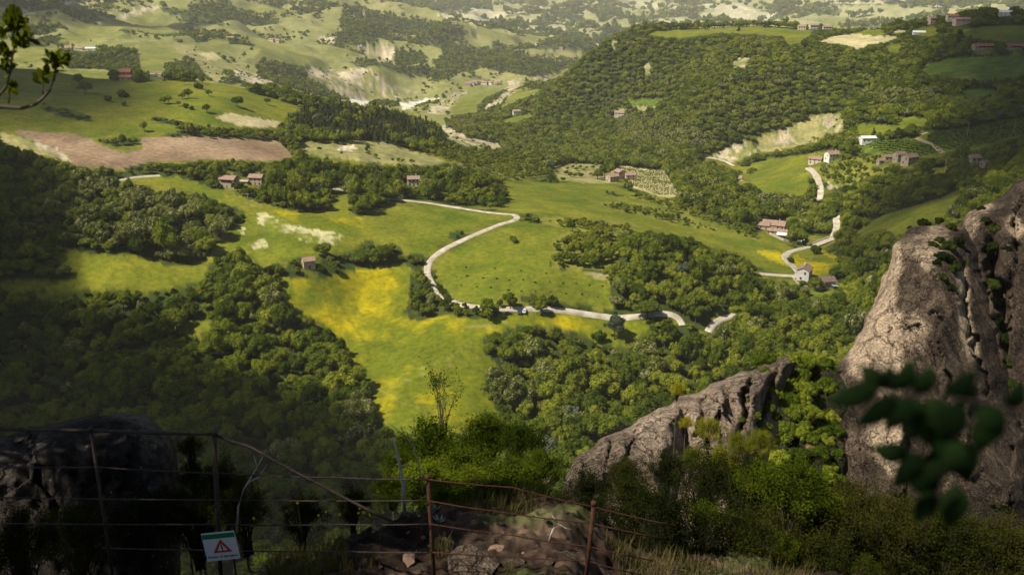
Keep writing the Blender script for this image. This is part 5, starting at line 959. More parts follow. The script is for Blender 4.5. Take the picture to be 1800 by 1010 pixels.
# bushes rooted in the rock
M['shaded_oak'] = leaf_mat('shaded_oak_leaves', (.010, .018, .005), (.024, .036, .008), (.060, .078, .014), trans=.2); DARKC = []  # oak leaves darkened: shade on the cliff put into their colour
for v in range(4): q_ = CROWN['oak', v].copy(); q_.materials.clear(); q_.materials.append(M['shaded_oak']); DARKC.append(q_)
def rock_bush(px, py, w_px, fn, k, label, group, sq=1.0):
    Y = fn(px, py) + .2; p = at_depth(px, py, Y); R = w_px * .5 * Y / F_PX; tree(k, p.x, p.y, p.z - R * .55, R, label, group, rr_, 'bush', name='rock_bush', squash=sq, crown=rr_.choice(DARKC) if fn in (massif_d, massif2_d) else None)
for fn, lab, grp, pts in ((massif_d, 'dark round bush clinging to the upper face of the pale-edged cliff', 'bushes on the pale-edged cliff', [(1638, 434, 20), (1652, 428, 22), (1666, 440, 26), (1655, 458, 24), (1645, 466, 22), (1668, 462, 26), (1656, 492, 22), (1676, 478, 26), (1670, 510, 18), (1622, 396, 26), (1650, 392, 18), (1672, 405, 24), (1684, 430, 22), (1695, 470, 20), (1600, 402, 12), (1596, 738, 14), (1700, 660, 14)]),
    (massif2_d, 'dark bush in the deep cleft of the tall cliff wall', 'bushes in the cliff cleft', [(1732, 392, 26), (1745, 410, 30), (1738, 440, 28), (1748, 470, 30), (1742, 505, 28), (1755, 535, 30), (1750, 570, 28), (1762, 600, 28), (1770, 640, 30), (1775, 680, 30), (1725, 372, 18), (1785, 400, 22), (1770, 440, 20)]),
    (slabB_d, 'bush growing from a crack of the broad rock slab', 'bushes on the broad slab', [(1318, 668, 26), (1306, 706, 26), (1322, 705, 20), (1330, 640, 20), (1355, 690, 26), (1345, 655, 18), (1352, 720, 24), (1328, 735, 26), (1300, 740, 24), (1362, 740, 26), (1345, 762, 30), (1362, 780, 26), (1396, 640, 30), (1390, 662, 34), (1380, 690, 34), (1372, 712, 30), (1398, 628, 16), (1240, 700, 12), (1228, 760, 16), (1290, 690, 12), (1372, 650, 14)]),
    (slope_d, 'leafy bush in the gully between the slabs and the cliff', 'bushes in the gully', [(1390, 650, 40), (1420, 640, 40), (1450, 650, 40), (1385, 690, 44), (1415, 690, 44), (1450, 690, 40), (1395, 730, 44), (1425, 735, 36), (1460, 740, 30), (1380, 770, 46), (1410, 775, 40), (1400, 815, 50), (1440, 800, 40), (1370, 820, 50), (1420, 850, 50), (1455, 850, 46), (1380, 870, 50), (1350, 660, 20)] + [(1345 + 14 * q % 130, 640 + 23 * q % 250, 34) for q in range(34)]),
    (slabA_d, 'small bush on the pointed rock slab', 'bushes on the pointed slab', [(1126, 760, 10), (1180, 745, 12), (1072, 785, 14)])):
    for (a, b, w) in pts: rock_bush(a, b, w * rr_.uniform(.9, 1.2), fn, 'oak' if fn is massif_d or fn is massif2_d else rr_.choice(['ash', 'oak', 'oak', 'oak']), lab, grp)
# ------------------------------------------------------------------ foreground: bushes, branches, fence, sign, stones, flowers
M['bush_dark'] = leaf_mat('shaded_heath_leaves', (.008, .012, .003), (.020, .027, .004), (.052, .052, .009), trans=.3)  # heath leaves darkened: foreground shade put into the tones
M['bush_ash'] = leaf_mat('ash_sprig_leaves', (.022, .038, .003), (.056, .082, .006), (.14, .17, .011), trans=.45)
M['broom'] = leaf_mat('broom_leaves', (.09, .11, .008), (.19, .20, .012), (.38, .33, .012), trans=.4)
M['branchleaf'] = leaf_mat('oak_sprig_leaves', (.060, .075, .006), (.16, .17, .010), (.34, .31, .020), trans=.5)
M['shadeleaf'] = leaf_mat('broad_leaf', (.005, .011, .004), (.008, .018, .006), (.013, .026, .008), trans=.1)  # near-black leaf tones with the shade put into them
M['bush_stem'] = surf_mat('bush_stems', (.018, .014, .010), (.040, .032, .024), 6)
def sprig_bush(rng, nstem, nleaf, leaf, spread=1.0, feather=False):
    """bush of unit radius: arching stems and single leaves set along the twigs"""
    st = MB(); P = []; Nn = []; Dd = []
    for s in range(nstem):
        a = rng.uniform(0, 2 * pi); inc = rng.uniform(.05, 1.25) * spread; tip = np.array([cos(a) * sin(inc), sin(a) * sin(inc), cos(inc) * 1.15]) * rng.uniform(.75, 1.1)
        b0 = np.array([rng.normal() * .06, rng.normal() * .06, -1.0]); mid = tip * .35 + np.array([0, 0, -.25]) + rng.normal(size=3) * .08
        st.tube([b0, (b0 + mid) / 2 + rng.normal(size=3) * .03, mid, (mid + tip) / 2 + rng.normal(size=3) * .04, tip], [.022, .018, .013, .008, .003], 5)
        for q in range(4):                                  # twigs
            f = rng.uniform(.2, 1); o0 = mid + (tip - mid) * f; td = (tip / np.linalg.norm(tip)) * .5 + rng.normal(size=3) * .6 + np.array([0, 0, .25]); td /= np.linalg.norm(td); ln = rng.uniform(.22, .45)
            st.tube([o0, o0 + td * ln * .5, o0 + td * ln + np.array([0, 0, -.03])], [.006, .004, .002], 3)
            n = max(3, nleaf // (nstem * 4)); t = rng.uniform(.1, 1.05, n); pos = o0 + td * ln * t[:, None] + rng.normal(size=(n, 3)) * leaf * (1.0 if feather else 1.4)
            dr = td * .7 + rng.normal(size=(n, 3)) * .75; dr /= np.linalg.norm(dr, axis=1)[:, None]; P.append(pos); Dd.append(dr)
    pos = np.concatenate(P); dr = np.concatenate(Dd); n = len(pos); nr = np.array([0, 0, 1.0]) + rng.normal(size=(n, 3)) * .55; sd = np.cross(dr, nr); sd /= np.linalg.norm(sd, axis=1)[:, None] + 1e-9; up = np.cross(sd, dr)
    L_ = leaf * rng.uniform(.6, 1.3, n)[:, None]; w = L_ * .24
    V = np.stack([pos, pos + dr * L_ * .45 + sd * w + up * L_ * .06, pos + dr * L_, pos + dr * L_ * .45 - sd * w + up * L_ * .06], 1).reshape(-1, 3); lf = MB(); lf.add(V, np.arange(4 * n).reshape(-1, 4)); return st.mesh('stems', True), lf.mesh('foliage')
SB = {}
for k_, (ns, nl_, lf_, mt, nv) in {'heath': (46, 15000, .045, 'bush_dark', 3), 'ashbush': (40, 9000, .085, 'bush_ash', 3), 'broom': (40, 9000, .06, 'broom', 2), 'thin': (10, 700, .07, 'bush_ash', 2)}.items():
    for v in range(nv):
        a_, b_ = sprig_bush(np.random.default_rng(500 + v + len(k_) * 7), ns, nl_, lf_); a_.materials.append(M['bush_stem' if k_ == 'heath' else 'bark']); b_.materials.append(M[mt]); SB[k_, v] = (a_, b_, nv)
def fg_bush(px, py, wpx, Y, k, label, group=None, tall=1.0):
    c = at_depth(px, py, Y); R = wpx * .5 * Y * 1.06 / F_PX; e = empty('bush', c, rr_.uniform(0, 6.28)); e.scale = (R, R, R * tall); tag(e, label, 'bush', group)
    a_, b_, nv = SB[k, rr_.randrange(SB[k, 0][2])]; obj('stems', a_, None, e); obj('foliage', b_, None, e)
    g = ground_z(c.x, c.y); h = c.z - R * tall * .95 - g                       # main stem down to the ground it grows from
    if h > .05: mb = MB(); mb.tube([(0, 0, -1 - h / (R * tall) - .1), (.02, .03, -1 - h / (R * tall) * .5), (0, 0, -.6)], [.05, .045, .03], 6); obj('main_stem', mb.mesh('main_stem', True), M['bark'], e)
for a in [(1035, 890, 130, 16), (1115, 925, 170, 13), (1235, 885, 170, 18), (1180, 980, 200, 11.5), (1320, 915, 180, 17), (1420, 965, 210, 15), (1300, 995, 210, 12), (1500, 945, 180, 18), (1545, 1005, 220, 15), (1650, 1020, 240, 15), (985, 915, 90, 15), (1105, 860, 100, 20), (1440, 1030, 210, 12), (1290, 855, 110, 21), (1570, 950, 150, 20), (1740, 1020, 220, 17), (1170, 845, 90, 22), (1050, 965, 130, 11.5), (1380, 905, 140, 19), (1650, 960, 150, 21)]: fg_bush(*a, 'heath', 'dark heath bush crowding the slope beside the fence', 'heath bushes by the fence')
for a in [(335, 800, 60, 16), (345, 850, 80, 15.5), (325, 895, 80, 15)]: fg_bush(*a, 'heath', 'dark bush hugging the flank of the dark rock dome', 'bushes beside the rock dome')
for a in [(760, 812, 130, 18, .9), (860, 785, 110, 21, .85), (915, 790, 90, 20, .8), (705, 835, 90, 17, .8), (810, 845, 130, 16, .7), (740, 862, 130, 15, .6), (830, 866, 120, 14.5, .6), (905, 855, 120, 15.5, .7), (950, 835, 90, 18, .8), (780, 815, 90, 19, .8), (690, 872, 100, 14.5, .55), (770, 880, 120, 13.6, .5), (860, 882, 120, 13.4, .5), (930, 880, 100, 13.8, .55)]: fg_bush(a[0], a[1], a[2], a[3], 'ashbush', 'bright green leafy bush growing just beyond the fence', 'bright bushes beyond the fence', a[4])
for a in [(1390, 885, 130, 14), (1440, 915, 110, 15), (1335, 865, 90, 17), (1240, 920, 70, 12), (1370, 975, 70, 12), (1520, 1010, 60, 13)]: fg_bush(*a, 'ashbush', 'green leafy bush rising out of the dark heath', 'green bushes among the heath')
for a in [(1245, 765, 55, 24), (1290, 795, 65, 23), (1335, 790, 60, 22), (1205, 748, 30, 25), (1215, 815, 60, 22), (1265, 825, 70, 21)]: fg_bush(*a, 'broom', 'yellow-green broom bush below the broad rock slab', 'broom bushes')
fg_bush(778, 715, 110, 20, 'thin', 'sparse young tree with bare twigs before the yellow meadow', tall=1.2); fg_bush(1190, 690, 30, 27, 'broom', 'yellow flowering tuft on top of the pointed slab')
for a in [(430, 925, 130, 13), (530, 925, 110, 12.5), (345, 940, 150, 13), (620, 905, 90, 12.5), (250, 950, 160, 12.5), (400, 880, 130, 16), (140, 980, 170, 12), (40, 990, 170, 12)]: fg_bush(*a, 'heath', 'shaded dark bush behind the tall fence post', 'shaded bushes behind the fence')
# oaks added out of view on the left to shade ledge and rock dome
cm = make_crown(np.random.default_rng(321), 1.0, 1.5, .95, 16, 6500, .05); SHADE_OAKC = cm.mesh('crown'); SHADE_OAKC.materials.append(M['oak']); tm = make_trunk(np.random.default_rng(5), 1.9, .05, 7, 8); OAKT = tm.mesh('trunk', True); OAKT.materials.append(M['bark'])
z = CAM_Z - float(near_profile(np.array(math.atan2(-15.5, 5.0)), np.array(math.hypot(-15.5, 5.0)))); e = empty('oak_tree', (-15.5, 5.0, z - .2)); tag(e, 'wide oak added out of view to shade the ledge', 'tree')
oc = obj('crown', SHADE_OAKC, None, e); oc.scale = (5.6, 5.8, 3.4); oc.location = (2.6, .8, CAM_Z + 5.6 - z - 3.4 * 1.7)
mb = MB(); zc_ = CAM_Z - z; mb.tube([(0, 0, -.5), (.3, .2, zc_ * .4), (.8, .4, zc_ * .8), (1.6, .5, zc_ + 2.5), (2.6, .8, zc_ + 5)], [.55, .42, .36, .28, .12], 10)
for q in range(7): t = q * .9 + .3; mb.tube([(1.1, .5, zc_ + 1.2), (2.0 + 1.6 * cos(t), .6 + 1.6 * sin(t), zc_ + 3.4), (2.6 + 4 * cos(t), .8 + 4 * sin(t), zc_ + 5.2)], [.16, .11, .03], 6)
obj('trunk', mb.mesh('trunk', True), M['bark'], e)
x, y = -15.0, 14.6; z = CAM_Z - float(near_profile(np.array(math.atan2(x, y)), np.array(math.hypot(x, y)))); e = empty('oak_tree', (x, y, z - .2)); tag(e, 'tall oak added out of view to shade the rock dome', 'tree'); zc_ = CAM_Z - z  # second oak, added unseen for its shade on the dome
oc = obj('crown', SHADE_OAKC, None, e); oc.scale = (5.2, 6.0, 4.0); oc.location = (0, 0, zc_ + 2.2 - 4.0 * 1.7)
mb = MB(); mb.tube([(0, 0, -.5), (.3, .2, zc_ * .4), (-.2, .3, zc_ * .8), (0, 0, zc_ + 2)], [.5, .4, .32, .12], 10)
for q in range(6): t = q * 1.05; mb.tube([(0, 0, zc_ - 2), (1.6 * cos(t), 1.6 * sin(t), zc_ + .5), (3.6 * cos(t), 4 * sin(t), zc_ + 2)], [.15, .1, .03], 6)
obj('trunk', mb.mesh('trunk', True), M['bark'], e)
# leafy branch hanging in from the left
def leaf_cluster(rng, c, up, n, ln, wid, spread=.7):
    d = np.array(up)[None] + rng.normal(size=(n, 3)) * spread; d /= np.linalg.norm(d, axis=1)[:, None]; nr = rng.normal(size=(n, 3)); s = np.cross(d, nr); s /= np.linalg.norm(s, axis=1)[:, None]; u = np.cross(s, d)
    p = np.array(c)[None] + rng.normal(size=(n, 3)) * ln * .22; L_ = ln * rng.uniform(.7, 1.25, n)[:, None]; w = L_ * wid
    V = np.stack([p, p + d * L_ * .35 + s * w * .8 + u * L_ * .05, p + d * L_ * .7 + s * w + u * L_ * .04, p + d * L_, p + d * L_ * .7 - s * w + u * L_ * .04, p + d * L_ * .35 - s * w * .8 + u * L_ * .05], 1).reshape(-1, 3)
    k = np.arange(n)[:, None] * 6; Q = np.concatenate([k + [0, 1, 2, 3], k + [0, 3, 4, 5]]); return V, Q
rb = np.random.default_rng(77); YB = 4.2
e = empty('leafy_branch', at_depth(-60, 185, YB)); tag(e, 'twisting oak twig with fresh yellow-green leaves hanging over the view', 'branch'); org = e.location
def bp(px, py, dy=0): v = at_depth(px, py, YB + dy) - org; return (v.x, v.y, v.z)
mb = MB(); mb.tube([bp(-60, 185), bp(0, 188), bp(40, 190), (bp(62, 184)), bp(76, 172), bp(88, 158), bp(95, 140), bp(98, 122)], [.010, .009, .008, .007, .0065, .006, .005, .003], 6); mb.tube([bp(-60, 175), bp(0, 166), bp(12, 152), bp(17, 130), bp(20, 108), bp(27, 75), bp(30, 50)], [.010, .008, .007, .006, .005, .004, .003], 6); mb.tube([bp(78, 170), bp(74, 158), bp(78, 145)], [.004, .003, .002], 5); mb.tube([bp(20, 112), bp(8, 100), bp(-4, 90)], [.004, .003, .002], 5); mb.tube([bp(15, 182), bp(16, 170), bp(20, 160)], [.004, .003, .002], 5); obj('twig', mb.mesh('twig', True), M['bark'], e)
lb = MB()
for (px, py, n, up) in ((98, 112, 26, (.25, 0, 1)), (90, 120, 14, (-.3, 0, .8)), (108, 108, 12, (.7, 0, .6)), (78, 142, 14, (0, 0, 1)), (28, 50, 30, (0, 0, 1)), (22, 35, 14, (-.2, 0, .9)), (38, 45, 12, (.6, 0, .5)), (30, 80, 16, (.2, 0, .6)), (8, 98, 16, (-.2, 0, .8)), (14, 125, 10, (-.3, 0, .7)), (20, 160, 12, (.2, 0, .6)), (2, 60, 14, (-.2, 0, .8)), (40, 65, 10, (.5, 0, .3))): V, Q = leaf_cluster(rb, bp(px, py), up, int(n * 1.15), .050, .22); lb.add(V, Q)
obj('leaves', lb.mesh('leaves'), M['branchleaf'], e)
# out-of-focus leaves close on the right
YL = .78; e = empty('leafy_branch', at_depth(1850, 740, YL)); tag(e, 'blurred dark broad-leaved twig close in front of the cliff', 'branch'); org = e.location
def bq(px, py, dy=0.): v = at_depth(px, py, YL + dy) - org; return np.array((v.x, v.y, v.z))
mb = MB(); mb.tube([bq(1850, 740), bq(1760, 715), bq(1680, 700), bq(1600, 695), bq(1555, 685)], [.0018, .0016, .0014, .0012, .0008], 6); mb.tube([bq(1740, 712), bq(1690, 760), bq(1655, 800), bq(1650, 880)], [.0014, .0012, .001, .0008], 6); obj('twig', mb.mesh('twig', True), M['bush_stem'], e)
def broad_leaf(a, b, w):
    a, b = np.array(a), np.array(b); d = b - a; L_ = np.linalg.norm(d); d /= L_; s = np.cross(d, [0, 1, 0]); s /= np.linalg.norm(s); t = np.linspace(0, 1, 7); ww = np.sin(np.pi * t ** .8) * w * L_
    V = [];
    for i in range(7): c = a + d * L_ * t[i] + np.array([0, -.004 * math.sin(pi * t[i]), 0]); V += [c - s * ww[i] + [0, .002, 0], c, c + s * ww[i] + [0, .002, 0]]
    Q = [(i * 3 + k, i * 3 + k + 1, i * 3 + 4 + k, i * 3 + 3 + k) for i in range(6) for k in (0, 1)]; return mesh_np('leaf', V, np.array(Q), True)
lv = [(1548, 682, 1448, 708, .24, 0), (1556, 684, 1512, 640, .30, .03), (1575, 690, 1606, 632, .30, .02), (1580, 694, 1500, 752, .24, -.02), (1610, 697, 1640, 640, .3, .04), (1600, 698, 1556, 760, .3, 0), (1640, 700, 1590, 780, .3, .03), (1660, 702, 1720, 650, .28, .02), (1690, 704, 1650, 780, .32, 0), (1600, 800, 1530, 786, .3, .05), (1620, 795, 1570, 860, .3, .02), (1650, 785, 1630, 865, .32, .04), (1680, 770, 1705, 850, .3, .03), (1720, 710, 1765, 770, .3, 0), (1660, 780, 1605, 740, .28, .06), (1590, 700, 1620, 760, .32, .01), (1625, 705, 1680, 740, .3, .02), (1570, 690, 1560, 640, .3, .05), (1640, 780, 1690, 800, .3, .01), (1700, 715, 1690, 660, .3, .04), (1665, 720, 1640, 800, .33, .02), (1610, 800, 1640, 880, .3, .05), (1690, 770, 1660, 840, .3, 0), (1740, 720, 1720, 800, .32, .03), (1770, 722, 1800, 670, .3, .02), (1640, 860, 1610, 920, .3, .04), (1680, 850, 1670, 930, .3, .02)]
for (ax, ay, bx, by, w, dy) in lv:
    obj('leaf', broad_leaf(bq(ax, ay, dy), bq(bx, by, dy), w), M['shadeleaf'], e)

# ------------------------------------------------------------------ fence of rusty posts and rods
M['rust'] = surf_mat('rusty_steel', (.028, .012, .009), (.085, .032, .018), 14, rough=.8, metallic=.2); M['darksteel_shade'] = surf_mat('dark_and_shaded_steel', (.030, .026, .024), (.075, .055, .045), 12, rough=.6, metallic=.5)
e = empty('fence', at_depth(765, 1003, 8.25)); tag(e, 'rusty steel fence of thin posts and rods along the ledge', 'fence'); org = e.location
def fp(px, py, Y=8.25): v = at_depth(px, py, Y) - org; return Vector((v.x, v.y, v.z))
def post(top, bot, r, m, Y=8.25, cap=False):
    a, b = fp(*top, Y), fp(*bot, Y); b.z -= .25; mb = MB(); mb.tube([b, a], r, 8); p_ = obj('post', mb.mesh('post', True), m, e)
    mb = MB(); mb.tube([a - Vector((0, 0, .01)), a + Vector((0, 0, .03))], r * 1.35, 8); obj('post_cap', mb.mesh('post_cap', True), M['rust'] if cap else m, p_)
post((752, 840), (764, 1003), .019, M['rust']); post((1044, 886), (1028, 1006), .021, M['rust'], 8.05, True); post((376, 762), (386, 1020), .022, M['darksteel_shade'], 8.1); post((160, 756), (196, 1000), .016, M['darksteel_shade'], 8.1); 
def rod(pts, r, m, Y=8.25):
    P = []
    for (ax, ay), (bx, by) in zip(pts[:-1], pts[1:]):
        n = max(2, int(abs(bx - ax) / 40))
        for t in range(n): f = t / n; P.append(fp(ax + (bx - ax) * f, ay + (by - ay) * f + 1.5 * math.sin(f * pi), Y))
    P.append(fp(*pts[-1], Y)); mb = MB(); mb.tube(P, r, 6); obj('rail', mb.mesh('rail', True), m, e)
rod([(-60, 751), (160, 756), (376, 762)], .016, M['darksteel_shade'], 8.1); rod([(376, 763), (440, 785), (560, 850), (688, 915)], .014, M['darksteel_shade'], 8.12)
rod([(-60, 818), (180, 821), (380, 831), (600, 839), (752, 842)], .0062, M['darksteel_shade'], 8.22); rod([(752, 842), (900, 856), (1043, 890), (1190, 924)], .0062, M['rust'], 8.22); rod([(-60, 872), (380, 878), (752, 879)], .0062, M['darksteel_shade'], 8.22); rod([(752, 879), (870, 898), (1040, 919), (1160, 944)], .0062, M['rust'], 8.22); rod([(-60, 918), (384, 921), (600, 921), (755, 920)], .0062, M['darksteel_shade'], 8.22); rod([(755, 920), (900, 940), (1036, 960), (1150, 985)], .0062, M['rust'], 8.22); rod([(180, 962), (386, 966), (600, 968), (760, 970)], .0062, M['darksteel_shade'], 8.22); rod([(760, 970), (900, 977), (1032, 985), (1130, 1010)], .0062, M['rust'], 8.22)  # left rods take the darker steel: shade put into their colour
# ------------------------------------------------------------------ warning sign
def flat_mat(name, c, r=.5): return surf_mat(name, tuple(v * .92 for v in c), c, 30, rough=r, bstr=.05, bdist=.002)
M['sign_w'] = flat_mat('sign_white', (.56, .58, .62)); M['sign_g'] = flat_mat('sign_green', (.01, .16, .065)); M['sign_r'] = flat_mat('sign_red', (.42, .035, .02)); M['sign_k'] = flat_mat('sign_black', (.015, .02, .03))
YS = 7.98; TL, TR, BL, BR = (at_depth(358, 938, YS), at_depth(416.5, 932, YS), at_depth(360, 986, YS), at_depth(417, 980.5, YS)); cen = (TL + TR + BL + BR) / 4; ux = ((TR - TL) + (BR - BL)).normalized(); uz = ((TL - BL) + (TR - BR)).normalized(); uy = ux.cross(uz) * -1.0
uz = (uz - ux * uz.dot(ux)).normalized(); uy = uz.cross(ux); sw = ((TR - TL).length + (BR - BL).length) / 2; sh = ((TL - BL).length + (TR - BR).length) / 2
e = empty('warning_sign', cen); tag(e, 'white warning sign with green header and red triangle wired to the fence', 'sign'); R3 = Matrix((ux, uy, uz)).transposed(); e.rotation_euler = R3.to_euler()
mb = MB(); mb.box(-sw / 2, sw / 2, 0, .006, -sh / 2, sh / 2); obj('plate', mb.mesh('plate'), M['sign_w'], e)
mb = MB(); mb.box(-sw / 2 + .003, sw / 2 - .003, -.0015, -.0003, sh * .29, sh * .46); hd = obj('header', mb.mesh('header'), M['sign_g'], e)
tri = MB(); cx0, zb, zt, hw = sw * .03, -sh * .22, sh * .26, sw * .29
o3 = np.array([(cx0 - hw, zb), (cx0 + hw, zb), (cx0, zt)]); ct = o3.mean(0); i3 = ct + (o3 - ct) * .56; V = [(p[0], -.0022, p[1]) for p in np.vstack([o3, i3])]; tri.add(V, [(0, 1, 4, 3), (1, 2, 5, 4), (2, 0, 3, 5)]); obj('triangle', tri.mesh('triangle'), M['sign_r'], e)
mb = MB(); mb.box(cx0 - .006, cx0 + .006, -.0024, -.0012, zb + sh * .115, zb + sh * .29); mb.box(cx0 - .006, cx0 + .006, -.0024, -.0012, zb + sh * .072, zb + sh * .10); obj('exclamation_mark', mb.mesh('exclamation_mark'), M['sign_k'], e)
def text(body, size, z, m, nm, parent, y=-.0025):
    cu = bpy.data.curves.new(nm, 'FONT'); cu.body = body; cu.size = size; cu.align_x = 'CENTER'; cu.align_y = 'CENTER'; cu.offset = size * .012
    to = bpy.data.objects.new('tmp', cu); C.objects.link(to); dg = bpy.context.evaluated_depsgraph_get(); me = bpy.data.meshes.new_from_object(to.evaluated_get(dg)); bpy.data.objects.remove(to)
    o = obj(nm, me, m, parent, (0, y, z)); o.rotation_euler = (pi / 2, 0, 0); return o
text('Divieto di Sporgersi', sw * .112, -sh * .36, M['sign_k'], 'lettering', e)
for s in (-1, 1): mb = MB(); mb.tube([(s * sw * .4, .003, sh * .46), (s * sw * .4, .02, sh * .5), (s * sw * .4, .10, sh * .52)], .0018, 5); obj('tie_wire', mb.mesh('tie_wire'), M['darksteel_shade'], e)
# ------------------------------------------------------------------ stones, grass, flowers, dead wood on the ledge
def ledge_point(px, py):
    a, b, c = pix_dir(px, py)
    for Y in np.arange(5.5, 24, .04):
        k = Y / b; x, z = a * k, CAM_Z + c * k
        if z <= float(ground_z(x, Y)): return Vector((float(x), float(Y), float(z)))
    return None
STN = []; M['redstone'] = surf_mat('reddish_stone', (.12, .07, .05), (.30, .19, .14), 9)
for v in range(5):
    rg = np.random.default_rng(900 + v); V, F = ICO2; d = 1 + .30 * np.sin(V @ rg.normal(size=3) * 2.2 + 1) + rg.normal(size=len(V)) * .13; W = V * np.clip(d, .5, 1.3)[:, None] * [1, .75, .45]; me = mesh_np('stone', W, F, False); STN.append(me); me.materials.append([M['slab'], M['redstone'], M['slab'], M['cliff'], M['slab']][v])
spots = [(832, 996, .30), (800, 962, .10), (850, 985, .08), (870, 965, .07), (640, 990, .10), (540, 978, .11), (500, 985, .07), (475, 975, .06), (715, 985, .12), (905, 985, .08), (960, 990, .07), (1000, 975, .06), (940, 960, .05), (780, 948, .05), (860, 940, .05), (720, 905, .07), (740, 895, .06), (710, 890, .06), (790, 900, .05), (830, 905, .05), (880, 920, .05)] + [(rr_.uniform(420, 1020), rr_.uniform(890, 1005), rr_.uniform(.018, .045)) for _ in range(90)]
for (px, py, s) in spots:
    p_ = ledge_point(px, py)
    if p_ is None: continue
    o = obj('stone', rr_.choice(STN[:3]) if s < .25 else STN[4], None, None, p_); o.scale = (s * rr_.uniform(.8, 1.4), s, s); o.rotation_euler = (rr_.uniform(-.4, .4), rr_.uniform(-.4, .4), rr_.uniform(0, 6)); tag(o, 'flat pale rock lying between the rusty posts' if s > .25 else 'small loose stone lying on the rocky ledge by the fence', 'stone', None if s > .25 else 'loose stones on the ledge')
M['grass'] = leaf_mat('ledge_grass', (.025, .033, .005), (.055, .060, .012), (.12, .098, .04), trans=.35)
rg = np.random.default_rng(5); n = 34000; az = np.radians(rg.uniform(-16, 24, n)); r = rg.uniform(8.0, 14.5, n); x, y = r * np.sin(az), r * np.cos(az); cl_ = vnoise(x / .7, y / .7, 12) + .3 * vnoise(x / .2, y / .2, 13); k = cl_ > .66; x, y = x[k], y[k]; n = len(x); z = ground_z(x, y) - .03
h = rg.uniform(.08, .28, n); a = rg.uniform(0, 2 * pi, n); ln = rg.uniform(.1, .7, n); P0 = np.stack([x, y, z], 1); sd = np.stack([np.cos(a), np.sin(a), 0 * a], 1) * .006; lean = np.stack([np.cos(a + 1.5), np.sin(a + 1.5), 0 * a], 1) * (h * ln)[:, None]; up = np.stack([0 * a, 0 * a, h], 1)
V = np.stack([P0 - sd, P0 + sd, P0 + lean * .4 + up * .6 + sd * .7, P0 + lean * .4 + up * .6 - sd * .7, P0 + lean + up], 1).reshape(-1, 3); b_ = np.arange(n)[:, None] * 5
tag(obj('ledge_grass', mesh_np('ledge_grass', V, [b_ + [0, 1, 2, 3], b_ + [3, 2, 4]]), M['grass']), 'tufts of grass growing on the rocky ledge', 'grass', kind='stuff')
M['petal'] = surf_mat('yellow_petals', (.62, .45, .01), (.75, .58, .02), 20); M['stalk'] = surf_mat('green_stalk', (.05, .08, .02), (.09, .13, .03), 20); M['rosette'] = surf_mat('grey_leaf', (.20, .23, .19), (.36, .39, .33), 8)
fm = MB()
for q in range(10): t = 2 * pi * q / 10; fm.add([(0, 0, 0), (cos(t - .25) * .7, sin(t - .25) * .7, .12), (cos(t) * 1.0, sin(t) * 1.0, .1), (cos(t + .25) * .7, sin(t + .25) * .7, .12)], [(0, 1, 2, 3)])
FLW = fm.mesh('petals'); FLW.materials.append(M['petal'])
for (px, py) in [(446, 910), (523, 883), (573, 899), (597, 903), (632, 893), (639, 900), (630, 901), (664, 863), (674, 900), (688, 846), (735, 838), (560, 905), (650, 905)]:
    c = at_depth(px, py, 9.6 + rr_.uniform(-.3, .6)); e = empty('yellow_flower', c); tag(e, 'small yellow wildflower on a thin stalk at the edge of the ledge', 'flower', 'yellow wildflowers on the ledge'); f_ = obj('petals', FLW, None, e); f_.scale = (.017,) * 3; f_.rotation_euler = (rr_.uniform(.2, .9), rr_.uniform(-.4, .4), 0)
    g = float(ground_z(c.x, c.y)) - c.z; mb = MB(); mb.tube([(0, 0, g - .03), (.02, 0, g * .5), (0, 0, 0)], .003, 4); obj('stalk', mb.mesh('stalk'), M['stalk'], e)
for (px, py, s) in [(452, 916, .13), (470, 914, .1), (690, 880, .16), (765, 895, .18), (772, 912, .14), (745, 885, .13), (435, 920, .1), (575, 918, .12), (560, 930, .1)]:
    p_ = ledge_point(px, py + 8)
    if p_ is None: continue
    mb = MB(); rg = np.random.default_rng(px)
    for q in range(14): t = 2 * pi * q / 14 + rg.uniform(-.2, .2); i_ = rg.uniform(.3, 1.1); d = np.array([cos(t) * sin(i_), sin(t) * sin(i_), cos(i_)]) * rg.uniform(.7, 1.1); sdv = np.array([-sin(t), cos(t), 0]) * .1; mb.add([(0, 0, 0), d * .5 + sdv, d + [0, 0, -.08], d * .5 - sdv], [(0, 1, 2, 3)])
    o = obj('rosette_plant', mb.mesh('rosette_plant'), M['rosette'], None, p_); o.scale = (s,) * 3; tag(o, 'grey-green rosette plant sprouting on the ledge', 'plant', 'grey rosette plants')
def stick(name, label, lines, Y, r):
    e = empty(name, at_depth(*lines[0][0], Y)); tag(e, label, 'branch'); org = e.location.copy()
    for q, ln_ in enumerate(lines): mb = MB(); mb.tube([tuple(at_depth(a, b, Y) - org) for a, b in ln_], [r * (1 - .7 * i / (len(ln_) - 1)) * (1 if q == 0 else .6) for i in range(len(ln_))], 6); obj('stem' if q == 0 else 'twig', mb.mesh('stem', True), M['deadwood'], e)
stick('dead_branch', 'bare white dead stem standing behind the fence', [[(711, 905), (709, 850), (702, 815), (696, 790), (691, 768)], [(702, 800), (690, 803)], [(704, 822), (714, 815)]], 11.2, .030)
stick('dead_branch', 'forked pale dead branch beside the bright bushes', [[(745, 870), (735, 810), (726, 785), (714, 765), (703, 746)], [(726, 785), (727, 760), (724, 735)], [(712, 765), (690, 748), (683, 743)]], 13.5, .010)
stick('dead_branch', 'grey bare sapling in the shade behind the sign', [[(417, 935), (419, 890), (428, 860), (452, 820), (468, 790)], [(428, 860), (440, 845), (455, 838), (470, 815)], [(452, 820), (446, 800)]], 12.5, .018)
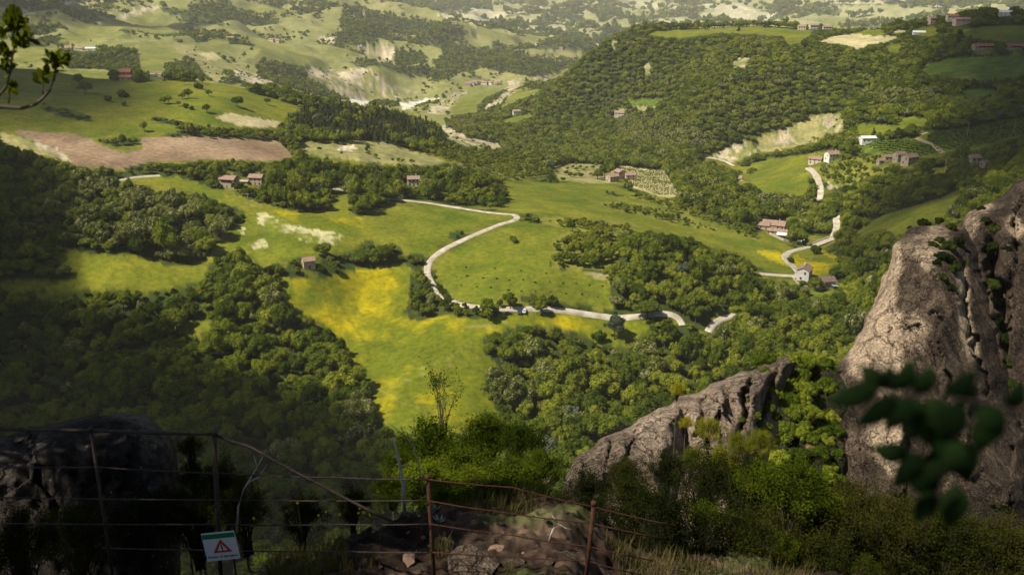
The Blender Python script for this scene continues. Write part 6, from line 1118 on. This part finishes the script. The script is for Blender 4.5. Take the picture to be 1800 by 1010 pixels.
stick('dead_branch', 'pale twisted root on the ledge between the posts', [[(965, 950), (972, 930), (980, 918), (995, 928), (1005, 930)], [(980, 918), (970, 905)]], 9.4, .012)
stick('dead_branch', 'broken grey trunk in the dark bushes below the cliff', [[(1432, 945), (1436, 915), (1442, 885), (1446, 848)], [(1434, 935), (1448, 958)], [(1436, 930), (1456, 932)]], 16, .07)
# ------------------------------------------------------------------ air: haze over the whole valley
hm, nt, N, L, o = mat('valley_haze')
pv = N.new('ShaderNodeVolumePrincipled'); pv.inputs['Color'].default_value = (.97, .955, .92, 1); pv.inputs['Density'].default_value = 0.52e-4; pv.inputs['Anisotropy'].default_value = 0.0
L.new(pv.outputs[0], o.inputs['Volume'])
mb = MB(); zlo = float(ZT.min()) - 1.5; ztop = float(max(ZT.max(), CAM_Z)) + 14.0; mb.box(-14600, 14600, -14600, 14600, zlo, ztop)
tag(obj('haze', mb.mesh('haze'), hm), 'thin pale haze filling the valley air', 'haze', kind='stuff')
# ------------------------------------------------------------------ unseen clouds added above the valley to shade its sides
cm_, nt, N, L, o = mat('shade_cloud_vapour')
pv = N.new('ShaderNodeVolumePrincipled'); pv.inputs['Color'].default_value = (.98, .98, .98, 1); pv.inputs['Density'].default_value = .030; L.new(pv.outputs[0], o.inputs['Volume'])
SHADE_CLOUD_Z = CAM_Z + 620
def shade_cloud(gx, gy, gz, rx, ry, rz, rot, seed):
    """added unseen cloud, placed so that its shadow falls on the ground point (gx, gy, gz)"""
    t = (SHADE_CLOUD_Z - gz) / SUN_DIR.z; c = Vector((gx, gy, gz)) + SUN_DIR * t; rg = np.random.default_rng(seed); V, F = ico(5)
    d = 1 + .28 * sum(np.sin(V @ rg.normal(size=3) * f + rg.uniform(0, 6)) / (1 + .35 * f) for f in (2.0, 2.6, 3.7, 5.2, 7.5, 9.0))
    W = V * np.clip(d, .5, 1.6)[:, None]; W[:, 2] *= np.abs(V[:, 2]) ** .8; W[:, 2] = np.where(W[:, 2] < 0, W[:, 2] * .45, W[:, 2]); W = W * [rx, ry, rz]; ca, sa = cos(rot), sin(rot); W = np.column_stack([W[:, 0] * ca - W[:, 1] * sa, W[:, 0] * sa + W[:, 1] * ca, W[:, 2]])
    tag(obj('shade_cloud', mesh_np('shade_cloud', W, F, True), cm_, None, c), kind='structure')
for a in ((-350, 440, 240, 170, 240, 110, .2, 1), (-600, 1000, 280, 250, 360, 100, .3, 2), (425, 680, 250, 165, 380, 100, -.35, 3), (650, 1060, 290, 230, 320, 100, -.3, 4), (-225, 325, 215, 135, 125, 100, .3, 5), (-1300, 2600, 220, 420, 300, 90, .2, 6)): shade_cloud(*a)
